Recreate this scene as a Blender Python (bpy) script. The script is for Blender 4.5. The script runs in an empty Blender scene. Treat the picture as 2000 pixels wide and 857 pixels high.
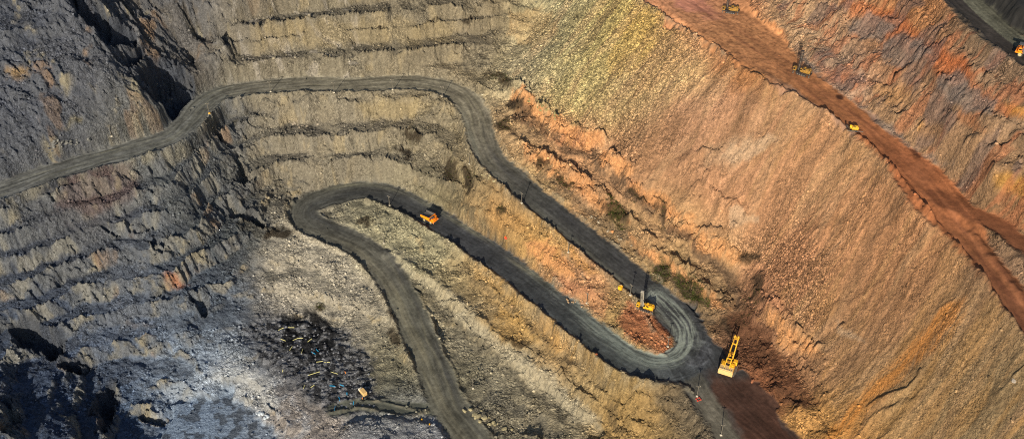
import bpy, bmesh, math, random
import numpy as np
from mathutils import Vector, Matrix

# ------------------------------------------------------------------ camera, sky, sun, exposure
SC = bpy.context.scene
FPX, CAMZ, PITCH = 1960.0, 430.0, math.radians(40)
cam = bpy.data.cameras.new("camera"); cam.sensor_width = 36; cam.lens = FPX / 2000 * 36
cam.clip_end = 20000; cam.clip_start = 1
co = bpy.data.objects.new("camera", cam); SC.collection.objects.link(co)
co.location = (0, 0, CAMZ); co.rotation_euler = (math.radians(90) - PITCH, 0, 0)
SC.camera = co
SUN_EL, SUN_AZ = math.radians(21), math.radians(191 + 3)
w = bpy.data.worlds.new("World"); SC.world = w; w.use_nodes = True
nt = w.node_tree; bg = nt.nodes["Background"]
sky = nt.nodes.new("ShaderNodeTexSky"); sky.sky_type = 'NISHITA'; sky.sun_disc = False
sky.sun_elevation = SUN_EL; sky.sun_rotation = SUN_AZ; sky.altitude = 200; sky.dust_density = 1.0
nt.links.new(sky.outputs[0], bg.inputs[0]); bg.inputs[1].default_value = 0.09
sd = Vector((math.sin(SUN_AZ) * math.cos(SUN_EL), math.cos(SUN_AZ) * math.cos(SUN_EL), math.sin(SUN_EL)))
sl = bpy.data.lights.new("sun", 'SUN'); sl.energy = 5.0; sl.angle = math.radians(0.5); sl.color = (1.0, 0.89, 0.73)
so = bpy.data.objects.new("sun", sl); SC.collection.objects.link(so)
so.rotation_euler = (-sd).to_track_quat('-Z', 'Y').to_euler(); so.location = (0, -200, 600)
SC.view_settings.view_transform = 'Standard'; SC.view_settings.look = 'None'
SC.view_settings.exposure = 0.52; SC.view_settings.gamma = 1
SC.view_settings.use_curve_mapping = False
SC.cycles.max_bounces = 4; SC.cycles.use_denoising = False; SC.cycles.filter_width = 1.1

# ------------------------------------------------------------------ helpers: survey points, noise
SP, CP = math.sin(PITCH), math.cos(PITCH)
def at(u, v, z):
    """a surveyed point: sight line (u, v) of a 2000x857 survey picture, at height z"""
    a = u - 1000.0; b = 428.5 - v
    dx, dy, dz = a, FPX * CP + b * SP, -FPX * SP + b * CP
    t = (z - CAMZ) / dz
    return (dx * t, dy * t, z)
def proj(x, y, z):
    zz = z - CAMZ
    d = y * CP - zz * SP
    return 1000 + FPX * x / d, 428.5 - FPX * (y * SP + zz * CP) / d
RS = np.random.RandomState(7)
PERM = RS.permutation(4096).astype(np.int32)
GA = RS.rand(4096).astype(np.float32) * 2 * np.pi
GX, GY = np.cos(GA), np.sin(GA)
R1, R2, R3 = [RS.rand(4096).astype(np.float32) for _ in range(3)]
def hsh(i, j, s): return PERM[(PERM[(i + s * 131) & 4095] + j) & 4095]
def perlin(x, y, s=0):
    xf, yf = np.floor(x), np.floor(y)
    i, j = xf.astype(np.int32), yf.astype(np.int32)
    fx, fy = (x - xf).astype(np.float32), (y - yf).astype(np.float32)
    ux, uy = fx * fx * fx * (fx * (fx * 6 - 15) + 10), fy * fy * fy * (fy * (fy * 6 - 15) + 10)
    def g(a, b):
        h = hsh(i + a, j + b, s)
        return GX[h] * (fx - a) + GY[h] * (fy - b)
    n0 = g(0, 0) * (1 - ux) + g(1, 0) * ux
    n1 = g(0, 1) * (1 - ux) + g(1, 1) * ux
    return (n0 * (1 - uy) + n1 * uy) * 1.5
def fbm(x, y, o, s=0, gain=.5):
    t, a = 0, 1.0
    for k in range(o):
        t = t + a * perlin(x * 2 ** k + k * 17.3, y * 2 ** k - k * 9.1, s + k); a *= gain
    return t
def ridged(x, y, o, s=0, gain=.5):
    t, a = 0, 1.0
    for k in range(o):
        t = t + a * (1 - 2 * np.abs(perlin(x * 2 ** k + k * 5.7, y * 2 ** k + k * 3.3, s + k))); a *= gain
    return t
def worley(x, y, s=0):
    xf, yf = np.floor(x), np.floor(y)
    i, j = xf.astype(np.int32), yf.astype(np.int32)
    F1 = np.full(x.shape, 9, np.float32); F2 = F1.copy(); ID = np.zeros(x.shape, np.float32)
    SX = ID.copy(); SY = ID.copy()
    for a in (-1, 0, 1):
        for b in (-1, 0, 1):
            h = hsh(i + a, j + b, s)
            ddx = (xf + a + R1[h] - x).astype(np.float32); ddy = (yf + b + R2[h] - y).astype(np.float32)
            d = ddx * ddx + ddy * ddy
            m = d < F1
            F2 = np.where(m, F1, np.minimum(F2, d)); F1 = np.where(m, d, F1); ID = np.where(m, R3[h], ID)
            SX = np.where(m, ddx, SX); SY = np.where(m, ddy, SY)
    return np.sqrt(F1), np.sqrt(F2), ID, SX, SY
def sst(a, b, x):
    t = np.clip((x - a) / (b - a), 0, 1); return t * t * (3 - 2 * t)
def spline(P, n=6):
    P = [np.array(p, float) for p in P]; P = [2 * P[0] - P[1]] + P + [2 * P[-1] - P[-2]]
    out = []
    for k in range(1, len(P) - 2):
        a, b, c, d = P[k - 1:k + 3]
        for q in range(n):
            t = q / n
            out.append(.5 * (2 * b + (c - a) * t + (2 * a - 5 * b + 4 * c - d) * t * t + (3 * b - a - 3 * c + d) * t ** 3))
    out.append(P[-2]); return np.array(out)
def wl(P): return np.array([at(*p) for p in P])

# ------------------------------------------------------------------ survey: haul roads (u, v, z)
ROAD_A = [(-120, 400, 41), (0, 372, 40.5), (100, 337, 40), (200, 308, 39.5), (280, 286, 39), (335, 266, 38.5), (368, 238, 38), (395, 207, 37.5), (432, 184, 37),
          (500, 171, 36.5), (600, 165, 35.5), (700, 165, 34), (800, 161, 32), (862, 170, 30), (905, 190, 28), (927, 222, 26), (940, 270, 24), (962, 312, 22), (1003, 350, 19.5),
          (1045, 387, 17), (1098, 430, 14), (1150, 471, 11), (1200, 513, 8.5), (1250, 553, 6), (1300, 598, 3.5), (1343, 645, 1), (1358, 690, 0)]
ROAD_B = [(1358, 690, 0), (1330, 716, 0), (1285, 722, -.5), (1235, 707, -1.5), (1185, 674, -3), (1130, 631, -5.5), (1070, 583, -8.5), (1000, 527, -12), (930, 478, -14), (860, 434, -16), (790, 394, -18),
          (735, 374, -19), (685, 374, -20), (640, 384, -20.5), (605, 398, -21), (593, 416, -21.5), (606, 436, -22), (650, 456, -23), (700, 478, -24.5), (740, 512, -26.5), (780, 568, -29), (813, 638, -32),
          (838, 698, -35), (860, 752, -38), (882, 802, -40), (922, 858, -42), (985, 930, -45)]
ROAD_D = [(1290, -60, 110), (1350, 0, 110), (1440, 62, 111.5), (1530, 127, 112.5), (1605, 185, 112), (1690, 250, 111), (1765, 315, 110), (1830, 385, 108.5), (1885, 460, 106.5), (1950, 545, 104), (2010, 625, 101), (2100, 740, 98)]
ROAD_E = [(1835, 385, 108.5), (1895, 408, 109.5), (1950, 440, 110), (2000, 478, 110), (2060, 520, 110)]
ROAD_R = [(1835, -60, 168), (1880, 0, 168), (1932, 50, 168), (1985, 92, 168), (2060, 140, 168)]
ROAD_R2 = [(1940, -30, 178), (2000, 10, 178), (2080, 50, 178)]
SPUR = [(850, 800, -39.8), (800, 800, -40), (750, 795, -40), (700, 790, -40.2), (655, 800, -40.5)]
PADEXIT = [(1365, 700, 0), (1395, 755, -.3), (1440, 800, -.8), (1490, 850, -1.2), (1560, 930, -2)]
PADEXIT2 = [(1350, 735, 0), (1375, 775, -.6), (1400, 820, -1.6), (1430, 880, -2.6)]
BR = [  # break lines: crests, toes and spot heights
 [(380, 128, 50), (450, 128, 50), (520, 122, 49), (600, 110, 49), (700, 106, 48), (800, 103, 47), (900, 100, 45), (980, 110, 43)],
 [(400, 105, 51), (520, 108, 51), (600, 97, 51), (700, 92, 50), (800, 88, 49), (900, 86, 47), (1000, 90, 46)],
 [(350, 98, 64), (430, 72, 70), (500, 52, 72), (600, 38, 72), (700, 30, 71), (800, 21, 70), (900, 16, 68), (1000, 12, 66)],
 [(340, 85, 66), (430, 54, 73), (500, 35, 74), (600, 24, 74), (700, 14, 72), (800, 6, 71), (950, -2, 69)],
 [(300, 20, 88), (450, -5, 92), (600, -35, 93), (800, -50, 92), (950, -60, 88)],
 # below A
 [(470, 196, 35), (600, 187, 34.5), (700, 187, 33), (800, 184, 31), (868, 196, 29)],
 [(500, 222, 21), (565, 238, 17), (665, 237, 17), (740, 230, 18), (800, 220, 20), (850, 238, 18)],
 [(500, 260, 14.5), (600, 262, 14.5), (675, 257, 14.5), (740, 251, 14.5), (800, 243, 15), (850, 268, 13), (890, 310, 11)],
 [(540, 300, 2), (650, 294, 2.5), (740, 283, 3.5), (800, 277, 5), (850, 305, 3), (900, 352, 3)],
 [(540, 312, 1), (650, 306, 1.5), (740, 300, 1.5), (800, 305, 1), (850, 337, -1), (900, 378, -2)],
 [(540, 335, -7), (650, 330, -7), (740, 327, -7), (800, 338, -7), (850, 368, -9), (900, 405, -9)],
 [(560, 378, -19), (600, 368, -19.5), (650, 352, -18)],
 # island between A and B
 [(930, 345, 17), (970, 378, 15), (1020, 412, 13.5), (1080, 462, 10.5), (1150, 522, 7), (1200, 562, 5)],
 [(900, 420, -10), (950, 462, -11), (1010, 500, -10), (1080, 545, -7), (1150, 590, -3.5), (1200, 630, -2)],
 [(960, 420, 3), (1030, 470, 2.5), (1100, 520, 2), (1160, 570, 1.5)],
 [(1215, 592, 4.2), (1250, 612, 4.2), (1285, 640, 3), (1300, 665, 1.8), (1245, 655, 1.4)],
 # inside hairpin, band V
 [(700, 402, -18.5), (790, 432, -17.5), (860, 472, -16), (920, 512, -14.8), (1000, 560, -12), (1075, 617, -9), (1125, 652, -6), (1175, 692, -3.5), (1215, 727, -1.5), (1250, 748, -.6), (1300, 750, 0), (1345, 760, -.2)],
 [(760, 440, -21), (850, 500, -21), (920, 545, -21.5), (1000, 600, -20), (1075, 655, -18), (1150, 712, -14), (1220, 762, -10), (1290, 792, -8)],
 [(755, 490, -24), (810, 525, -23.5), (870, 565, -24), (930, 620, -25), (990, 670, -26), (1050, 715, -27), (1130, 775, -28), (1200, 830, -29)],
 [(790, 545, -30), (850, 592, -32.5), (910, 648, -35), (970, 698, -36), (1030, 748, -37), (1100, 802, -38), (1160, 852, -38.5)],
 [(1000, 857, -42), (1250, 857, -24), (1340, 857, -12), (1375, 857, -4), (950, 780, -39), (1100, 900, -44)],
 # benches right of A
 [(985, 252, 30), (1010, 276, 29), (1050, 296, 28), (1090, 320, 27), (1130, 350, 25), (1175, 381, 23), (1225, 423, 21), (1260, 463, 18.5), (1300, 493, 16.5), (1340, 523, 14.5), (1380, 558, 12), (1420, 600, 9)],
 [(1000, 302, 23), (1050, 340, 20.5), (1090, 370, 19), (1140, 402, 17), (1190, 440, 14), (1240, 480, 11), (1290, 525, 8.5), (1340, 575, 5.5), (1390, 625, 2.5)],
 [(1000, 196, 30), (1060, 245, 31), (1120, 272, 32), (1180, 305, 32), (1215, 355, 29), (1260, 397, 27), (1300, 428, 25), (1350, 462, 23), (1400, 505, 19), (1440, 545, 15), (1450, 590, 12)],
 [(1000, 165, 40), (1050, 210, 42), (1100, 235, 43), (1170, 266, 43), (1190, 303, 41), (1225, 333, 40), (1265, 363, 38), (1310, 393, 36), (1350, 423, 35), (1410, 467, 31), (1468, 508, 27), (1490, 560, 25), (1505, 598, 23), (1540, 634, 21), (1585, 672, 20), (1610, 750, 16), (1640, 857, 10), (1680, 950, 6)],
 [(1440, 640, 7), (1470, 625, 13), (1500, 660, 10), (1480, 690, 4), (1530, 700, 9), (1560, 740, 9), (1450, 660, 3)],
 [(1455, 720, .5), (1490, 755, .2), (1530, 800, 0), (1570, 850, -.5), (1620, 930, -1)],
 [(1480, 715, 5), (1520, 755, 6), (1560, 800, 6), (1600, 857, 5)],
 [(1400, 730, 0), (1440, 760, -.4), (1480, 800, -.7), (1540, 857, -1)],
 # ridge road and upper right
 [(1160, -70, 105), (1235, -5, 107), (1310, 45, 108), (1400, 97, 110.5), (1480, 152, 112), (1560, 192, 112), (1620, 232, 111), (1690, 282, 110), (1750, 342, 109), (1810, 420, 107), (1870, 490, 104), (1930, 570, 102), (1985, 650, 99), (2100, 800, 95)],
 [(1400, -30, 112), (1480, 30, 113), (1560, 100, 114), (1640, 172, 113.5), (1720, 228, 112.5), (1800, 292, 112), (1880, 365, 111), (1960, 425, 111), (2060, 500, 110)],
 [(1905, 445, 110.5), (1950, 490, 111.5), (2000, 545, 111.5), (2060, 620, 110)],
 [(1600, -60, 145), (1700, -40, 155), (1820, 0, 165), (1870, 55, 166), (1940, 105, 166.5), (2020, 155, 166.5)],
 [(1700, 60, 137), (1800, 160, 137), (1900, 270, 136), (2000, 370, 132)],
 [(1600, 30, 128), (1950, 20, 171), (2050, 80, 172), (1980, -30, 177)],
 # pit floors
 [(560, 625, -40), (640, 628, -40), (690, 690, -40), (715, 750, -40), (640, 765, -40), (570, 735, -41), (510, 690, -41), (470, 650, -40), (600, 690, -40), (760, 790, -40), (650, 815, -41), (610, 790, -41)],
 [(590, 462, -22.5), (640, 487, -24), (700, 520, -26), (738, 575, -29), (775, 645, -32), (795, 700, -35), (822, 740, -37)],
 [(520, 480, -23), (560, 470, -22.5), (480, 640, -38.5), (520, 603, -38.5), (640, 602, -38), (720, 655, -38), (765, 725, -38.5), (785, 770, -39)],
 [(520, 548, -30), (620, 552, -30), (690, 592, -32)], [(515, 520, -28), (620, 520, -27), (700, 565, -29)],
 [(330, 830, -54), (390, 790, -54), (470, 795, -54), (440, 857, -54), (340, 775, -53.5), (520, 857, -54), (400, 900, -54)],
 [(395, 730, -44), (440, 712, -42), (490, 698, -41), (520, 725, -41), (560, 770, -41.5), (600, 815, -42), (640, 845, -43)],
 [(680, 830, -38), (760, 818, -36.5), (830, 832, -37), (750, 870, -34), (690, 812, -40.5), (840, 815, -40)],
 # left wall
 [(0, 395, 39), (0, 450, 26), (0, 500, 12), (0, 557, 0), (0, 600, -12)],
 [(100, 362, 38.5), (100, 440, 20), (100, 527, -2), (100, 590, -14), (110, 637, -25)],
 [(200, 330, 38), (200, 400, 22), (200, 450, 9), (200, 490, -1), (200, 550, -13), (200, 605, -25), (200, 672, -37), (250, 740, -48), (270, 800, -54)],
 [(300, 302, 37), (300, 400, 15), (300, 470, 0), (300, 550, -16), (300, 590, -25), (300, 645, -37), (320, 690, -43), (330, 750, -51)],
 [(400, 262, 30), (410, 320, 15), (410, 400, -3), (430, 470, -13), (400, 560, -25), (380, 640, -36), (400, 695, -42)],
 [(360, 290, 31), (350, 340, 22), (360, 420, 6), (450, 240, 24), (450, 300, 10)],
 [(500, 330, 0), (500, 400, -12), (500, 450, -18), (480, 520, -26), (470, 590, -35)],
 [(0, 700, -26), (0, 780, -27), (0, 860, -25), (60, 740, -36), (100, 800, -38), (120, 860, -36), (150, 740, -42), (240, 857, -57), (190, 720, -46), (200, 800, -56)],
 # upper left
 [(0, 345, 45), (100, 305, 47), (200, 275, 46), (300, 255, 44), (340, 235, 44)],
 [(0, 250, 66), (100, 222, 68), (200, 200, 66), (268, 186, 66), (60, 150, 86), (150, 120, 90), (215, 130, 82), (0, 60, 108), (80, 30, 110), (0, -50, 130)],
 [(125, -10, 120), (160, 25, 109), (205, 62, 97), (228, 98, 84), (245, 130, 76)],
 [(225, 0, 102), (262, 50, 88), (290, 92, 74), (305, 132, 64), (345, 205, 45), (375, 170, 50), (375, 130, 56)],
]
PAIRS = [((1005, 168, 40), (1250, 5, 107)), ((1100, 237, 43), (1340, 62, 109)), ((1200, 315, 40), (1440, 125, 112)), ((1310, 395, 36), (1560, 192, 112)), ((1410, 468, 31), (1690, 282, 110)),
         ((1500, 590, 24), (1780, 380, 108)), ((1570, 665, 20), (1850, 468, 105)), ((1620, 780, 14), (1920, 560, 102)), ((1650, 857, 10), (2000, 670, 98)), ((1710, 950, 5), (2100, 810, 95)), ((1030, 80, 48), (1160, -70, 105))]
pts = []
for L in BR:
    W = wl(L)
    for a, b in zip(W[:-1], W[1:]):
        d = np.linalg.norm((b - a)[:2]); n = max(1, int(d // 14)) if d < 90 and len(L) > 2 else 1
        for q in range(n): pts.append(a + (b - a) * q / n)
    pts.append(W[-1])
for L in (ROAD_A, ROAD_B, ROAD_D, ROAD_R):
    W = spline(wl(L), 2); pts += list(W)
for a, b in PAIRS:
    a, b = np.array(at(*a)), np.array(at(*b))
    for t in (.2, .4, .6, .8): pts.append(a + (b - a) * t + np.array([0, 0, -2.5 * math.sin(t * math.pi)]))
P = np.array(pts); keep = []
for k in range(len(P)):                                   # drop near duplicates
    if all((P[k, 0] - P[q, 0]) ** 2 + (P[k, 1] - P[q, 1]) ** 2 > 9 for q in keep): keep.append(k)
P = P[keep]
D = np.sqrt((P[:, None, 0] - P[None, :, 0]) ** 2 + (P[:, None, 1] - P[None, :, 1]) ** 2)
n = len(P); M = np.zeros((n + 1, n + 1)); M[:n, :n] = -D + np.eye(n) * .4; M[:n, n] = 1; M[n, :n] = 1
WT = np.linalg.solve(M, np.append(P[:, 2], 0))
def base_height(x, y):
    out = np.empty(x.size, np.float32); xf, yf = x.ravel(), y.ravel()
    for s in range(0, x.size, 20000):
        d = np.sqrt((xf[s:s + 20000, None] - P[None, :, 0]) ** 2 + (yf[s:s + 20000, None] - P[None, :, 1]) ** 2)
        out[s:s + 20000] = -(d @ WT[:n]) + WT[n]
    return out.reshape(x.shape)

# ------------------------------------------------------------------ terrain grid
STEP = 0.56
def axis(a, b, far):
    c = np.arange(a, b, STEP); e = []; d = STEP; p = 0
    while p < far: d *= 1.16; p += d; e.append(p)
    e = np.array(e); return np.concatenate([a - e[::-1], c, c[-1] + e])
XS, YS = axis(-385, 385, 2600), axis(246, 752, 2600)
X, Y = np.meshgrid(XS, YS); X = X.astype(np.float32); Y = Y.astype(np.float32)
cx, cy = np.clip(XS, -420, 420), np.clip(YS, 225, 790)
gx, gy = np.arange(-424, 428, 2.5), np.arange(220, 796, 2.5)
HB = base_height(*np.meshgrid(gx, gy))
def bilin(G, x, y, x0, y0, s):
    fx, fy = (x - x0) / s, (y - y0) / s
    i = np.clip(fx.astype(int), 0, G.shape[1] - 2); j = np.clip(fy.astype(int), 0, G.shape[0] - 2)
    tx, ty = fx - i, fy - j
    A = G[:, i] * (1 - tx) + G[:, i + 1] * tx
    return (A[j] * (1 - ty)[:, None] + A[j + 1] * ty[:, None]).astype(np.float32)
Z = bilin(HB, cx, cy, gx[0], gy[0], 2.5)
OUT = np.maximum(np.maximum(np.abs(X) - 400, 0), np.maximum(235 - Y, Y - 775)); OUT = np.maximum(OUT, 0)
FAR = sst(0, 500, OUT)
U, V = proj(X, Y, Z)
WX = X + 5 * fbm(X / 30, Y / 30, 3, 50); WY = Y + 5 * fbm(X / 30, Y / 30, 3, 60)
UU = U + 22 * fbm(X / 22, Y / 22, 4, 70, .6); VV = V + 16 * fbm(X / 22, Y / 22, 4, 80, .6)

def window(x0, x1, y0, y1):
    return slice(*np.searchsorted(YS, (y0, y1))), slice(*np.searchsorted(XS, (x0, x1)))
def line_field(L, R, n=6):
    """distance to a survey line, its height there, chainage and side"""
    W = spline(wl(L), n)
    D = np.full(X.shape, 1e3, np.float32); H = np.zeros(X.shape, np.float32); S = H.copy(); SD = H.copy(); s0 = 0
    for a, b in zip(W[:-1], W[1:]):
        e = b - a; l = math.hypot(e[0], e[1])
        if l < 1e-6: continue
        w = window(min(a[0], b[0]) - R, max(a[0], b[0]) + R, min(a[1], b[1]) - R, max(a[1], b[1]) + R)
        px, py = X[w] - a[0], Y[w] - a[1]
        t = np.clip((px * e[0] + py * e[1]) / l ** 2, 0, 1)
        dx, dy = px - t * e[0], py - t * e[1]; d = np.sqrt(dx * dx + dy * dy); m = d < D[w]
        D[w] = np.where(m, d, D[w]); H[w] = np.where(m, a[2] + t * e[2], H[w]); S[w] = np.where(m, s0 + t * l, S[w])
        SD[w] = np.where(m, np.sign(px * e[1] - py * e[0]), SD[w]); s0 += l
    return D, H, S, SD
def poly_mask(pts, soft=8, warp=True):
    """1 inside an outline on the survey picture, soft edged"""
    u, v = (UU, VV) if warp else (U, V)
    pu, pv = [p[0] for p in pts], [p[1] for p in pts]
    m = (u > min(pu) - 2 * soft) & (u < max(pu) + 2 * soft) & (v > min(pv) - 2 * soft) & (v < max(pv) + 2 * soft)
    a, b = u[m], v[m]; ins = np.zeros(a.shape, bool); d = np.full(a.shape, 1e6)
    for k in range(len(pts)):
        (x0, y0), (x1, y1) = pts[k], pts[(k + 1) % len(pts)]
        if y0 != y1: ins ^= ((y0 > b) != (y1 > b)) & (a < (x1 - x0) * (b - y0) / (y1 - y0) + x0)
        ex, ey = x1 - x0, y1 - y0; t = np.clip(((a - x0) * ex + (b - y0) * ey) / (ex * ex + ey * ey + 1e-9), 0, 1)
        d = np.minimum(d, np.hypot(a - x0 - t * ex, b - y0 - t * ey))
    r = np.zeros(X.shape, np.float32); r[m] = sst(-soft, soft, np.where(ins, d, -d)); return r
def stroke(pts, wid, soft=6, warp=True):
    u, v = (UU, VV) if warp else (U, V)
    pu, pv = [p[0] for p in pts], [p[1] for p in pts]; R = wid + soft
    m = (u > min(pu) - R) & (u < max(pu) + R) & (v > min(pv) - R) & (v < max(pv) + R)
    a, b = u[m], v[m]; d = np.full(a.shape, 1e6)
    for (x0, y0), (x1, y1) in zip(pts[:-1], pts[1:]):
        ex, ey = x1 - x0, y1 - y0; t = np.clip(((a - x0) * ex + (b - y0) * ey) / (ex * ex + ey * ey + 1e-9), 0, 1)
        d = np.minimum(d, np.hypot(a - x0 - t * ex, b - y0 - t * ey))
    r = np.zeros(X.shape, np.float32); r[m] = 1 - sst(wid / 2, wid / 2 + soft, d); return r
def blob(u, v, ru, rv, ang=0, warp=True):
    a, b = (UU if warp else U) - u, (VV if warp else V) - v; c, s = math.cos(math.radians(ang)), math.sin(math.radians(ang))
    return np.sqrt(((a * c + b * s) / ru) ** 2 + ((-a * s + b * c) / rv) ** 2)

# --- regional masks
M_DUMP = poly_mask([(1230, -90), (1480, 152), (1560, 192), (1690, 282), (1810, 420), (1930, 570), (2110, 800), (2300, 1100), (1680, 1000), (1640, 850), (1560, 660), (1470, 520), (1350, 430), (1240, 340), (1180, 275), (1050, 205), (1000, 160), (1040, 60), (1120, -90)], 10)
M_LEFT = 1 - sst(420, 560, UU + .25 * (VV - 400))
M_UR = sst(1440, 1560, UU - .9 * VV * 1.0 + 60) * (1 - sst(1.0, 1.2, (VV - 20) / np.maximum(30, (UU - 1480) * .82)))
M_UR = poly_mask([(1430, -200), (1560, 100), (1640, 172), (1800, 292), (1960, 425), (2300, 640), (2500, 300), (2060, 160), (1960, 115), (1860, 40), (1790, -60), (1750, -200)], 8)
# --- terraces on the walls
def terrace(z, S, ph, led, warpamp, seed):
    t = (z - ph) / S + warpamp * fbm(X / 26, Y / 26, 3, seed)
    global ZT_T
    ZT_T = t; k = np.floor(t); f = t - k
    g = np.where(f < led, .12 * f / led, .12 + .88 * sst(0, 1, (f - led) / (1 - led)) ** .9)
    return ph + S * (k + g - warpamp * fbm(X / 26, Y / 26, 3, seed))
Z0 = Z.copy(); Z = Z + 1.3 * fbm(X / 18, Y / 18, 3, 5) * (1 - M_DUMP)
ZT = terrace(Z, 12.0, -1.0, .42, .14, 20)
BELOW = sst(-18, 12, V - np.interp(U, [0, 100, 200, 280, 335, 368, 395, 432, 500], [372, 337, 308, 286, 266, 238, 207, 184, 171]))
SCREE = sst(.12, .42, fbm(X / 34, Y / 34, 3, 22)); SCREE = np.maximum(SCREE, poly_mask([(140, 120), (215, 125), (300, 210), (320, 260), (180, 290), (150, 200)], 14)); SCREE = np.maximum(SCREE, poly_mask([(225, 460), (270, 470), (310, 540), (330, 570), (230, 560), (235, 510)], 10))
SCREE = SCREE * .8; Z = Z + (ZT - Z) * M_LEFT * (.25 + .72 * BELOW) * (1 - .75 * SCREE)
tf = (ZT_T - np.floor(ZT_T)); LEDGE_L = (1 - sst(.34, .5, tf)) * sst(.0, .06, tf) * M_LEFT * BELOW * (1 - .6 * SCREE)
ZT = terrace(Z, 13.0, 2.0, .35, .22, 25)
Z = Z + (ZT - Z) * M_UR * .55
M_C = (1 - M_LEFT) * (1 - M_DUMP) * (1 - M_UR)
def benches(z, m, table):
    zz = z + 2.2 * fbm(X / 26, Y / 26, 4, 27)
    a, b = [t[0] for t in table], [t[1] for t in table]
    g = np.interp(zz, a, b).astype(np.float32); k = (np.interp(zz + .4, a, b) - np.interp(zz - .4, a, b)) / .8
    return z + (g - z) * m, np.clip(1 - k * 1.6, 0, 1).astype(np.float32) * m
M_T1 = sst(380, 470, U) * (1 - sst(930, 1010, U)) * (1 - sst(165, 185, V)) * (1 - M_DUMP)
M_T2 = sst(470, 540, U) * (1 - sst(850, 960, U)) * sst(170, 185, V) * (1 - sst(350, 390, V))
Z, LG1 = benches(Z, M_T1, [(30, 30), (36, 36), (41, 38.6), (45, 49.4), (55.5, 51.2), (58, 58.5), (59.5, 60.5), (62.5, 61), (66.5, 71.3), (78, 73.5), (81, 82), (95, 95), (130, 130)])
Z, LG2 = benches(Z, M_T2, [(-60, -60), (-19, -19), (-9.5, -12.5), (-6, -.8), (3.6, .9), (9, 12.9), (19.3, 15.6), (26, 29), (33, 33), (60, 60)])
ZT = terrace(Z, 6.5, 1.0, .45, .3, 28)
Z = Z + (ZT - Z) * M_C * (1 - M_T1) * (1 - M_T2) * .7 * (Z < 100)
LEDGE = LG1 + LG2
SC2 = sst(.1, .45, fbm(X / 24, Y / 30, 3, 29)) * (M_T1 + M_T2)
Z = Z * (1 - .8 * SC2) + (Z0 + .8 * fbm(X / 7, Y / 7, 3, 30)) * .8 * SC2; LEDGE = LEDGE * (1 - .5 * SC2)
# hollows
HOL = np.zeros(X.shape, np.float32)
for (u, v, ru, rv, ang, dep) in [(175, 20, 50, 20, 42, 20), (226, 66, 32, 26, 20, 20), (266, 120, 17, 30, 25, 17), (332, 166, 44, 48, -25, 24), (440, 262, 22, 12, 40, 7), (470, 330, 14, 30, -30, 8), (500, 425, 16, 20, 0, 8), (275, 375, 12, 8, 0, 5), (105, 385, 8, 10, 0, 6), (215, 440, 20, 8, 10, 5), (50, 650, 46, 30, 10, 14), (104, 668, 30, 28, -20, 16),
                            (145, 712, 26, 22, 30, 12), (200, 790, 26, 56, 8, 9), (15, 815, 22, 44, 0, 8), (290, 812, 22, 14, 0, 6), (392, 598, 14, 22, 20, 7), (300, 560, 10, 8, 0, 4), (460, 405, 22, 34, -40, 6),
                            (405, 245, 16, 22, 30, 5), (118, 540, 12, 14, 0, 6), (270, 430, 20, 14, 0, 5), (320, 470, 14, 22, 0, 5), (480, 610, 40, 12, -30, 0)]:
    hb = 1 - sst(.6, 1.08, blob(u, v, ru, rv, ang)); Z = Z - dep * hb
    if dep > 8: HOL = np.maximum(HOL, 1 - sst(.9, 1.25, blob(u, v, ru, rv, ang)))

gyy, gxx = np.gradient(Z, YS.astype(np.float32), XS.astype(np.float32))
SLOPE = np.sqrt(gxx ** 2 + gyy ** 2)
ROCK = sst(.45, 1.0, SLOPE) * (1 - .93 * M_DUMP) * (1 - .6 * SCREE * M_LEFT) * (1 - .6 * SC2) * (1 - .7 * LEDGE_L)
# --- ribs, cracks and blocks (ribs run down the fall line of each wall)
def ribs(dx, dy, wl_, L, seed, o=4):
    a = (WX * dy - WY * dx) / wl_; b = (WX * dx + WY * dy) / L
    return ridged(a, b, o, seed, .55)
def facets(x, y, s, seed):
    F1, F2, ID, SX, SY = worley(x / s, y / s, seed)
    an = ID * 6.283 * 7
    return (ID - .5) * .8 + 1.5 * (np.cos(an) * SX + np.sin(an) * SY), F2 - F1
rl = ribs(.93, -.36, 7.0, 22, 100, 5); rc = ribs(.08, -1, 6, 16, 110); rr = ribs(-.55, -.83, 9, 18, 120)
wR = sst(900, 1150, UU)
nzz = perlin(X / 3, Y / 3, 141)
rib = rl * M_LEFT + rc * (1 - M_LEFT) * (1 - wR) + rr * (1 - M_LEFT) * wR
f1, c1 = facets(WX + .4 * WY, WY + 2 * nzz, 6.5, 130); f2, c2 = facets(WX + nzz, WY - .3 * WX, 2.7, 140); f3, c3 = facets(WX, WY, 1.5, 145)
CRAG = np.maximum.reduce([poly_mask([(385, 235), (440, 200), (500, 215), (520, 300), (530, 440), (490, 450), (440, 370), (400, 300)], 18), poly_mask([(300, 450), (350, 440), (390, 520), (420, 640), (370, 640), (330, 540)], 16), poly_mask([(0, 610), (120, 620), (200, 700), (240, 860), (0, 860)], 18) * .6, poly_mask([(120, 0), (240, 0), (300, 110), (380, 150), (350, 220), (280, 180), (180, 70)], 12) * .6])
patch = .45 + .65 * sst(-.25, .35, fbm(X / 40, Y / 40, 2, 150))
Z = Z + ROCK * (1.0 * rib * (.5 + 1.35 * M_LEFT + 1.3 * CRAG + 1.1 * (M_T1 + M_T2)) + .9 * f1 * (1 + .3 * M_LEFT) + .85 * f2 * patch + .6 * f3) + ROCK * M_UR * .6 * (ridged(WX / 9, WY / 5, 4, 148) + f1)
Z = Z + .55 * fbm(X / 9, Y / 9, 4, 160, .55) * (1 - .6 * M_DUMP)
# left ledges and far left are broken too
Z = Z + M_LEFT * (1 - ROCK) * (.3 * f1 + .35 * rl + .2 * f3)
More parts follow.
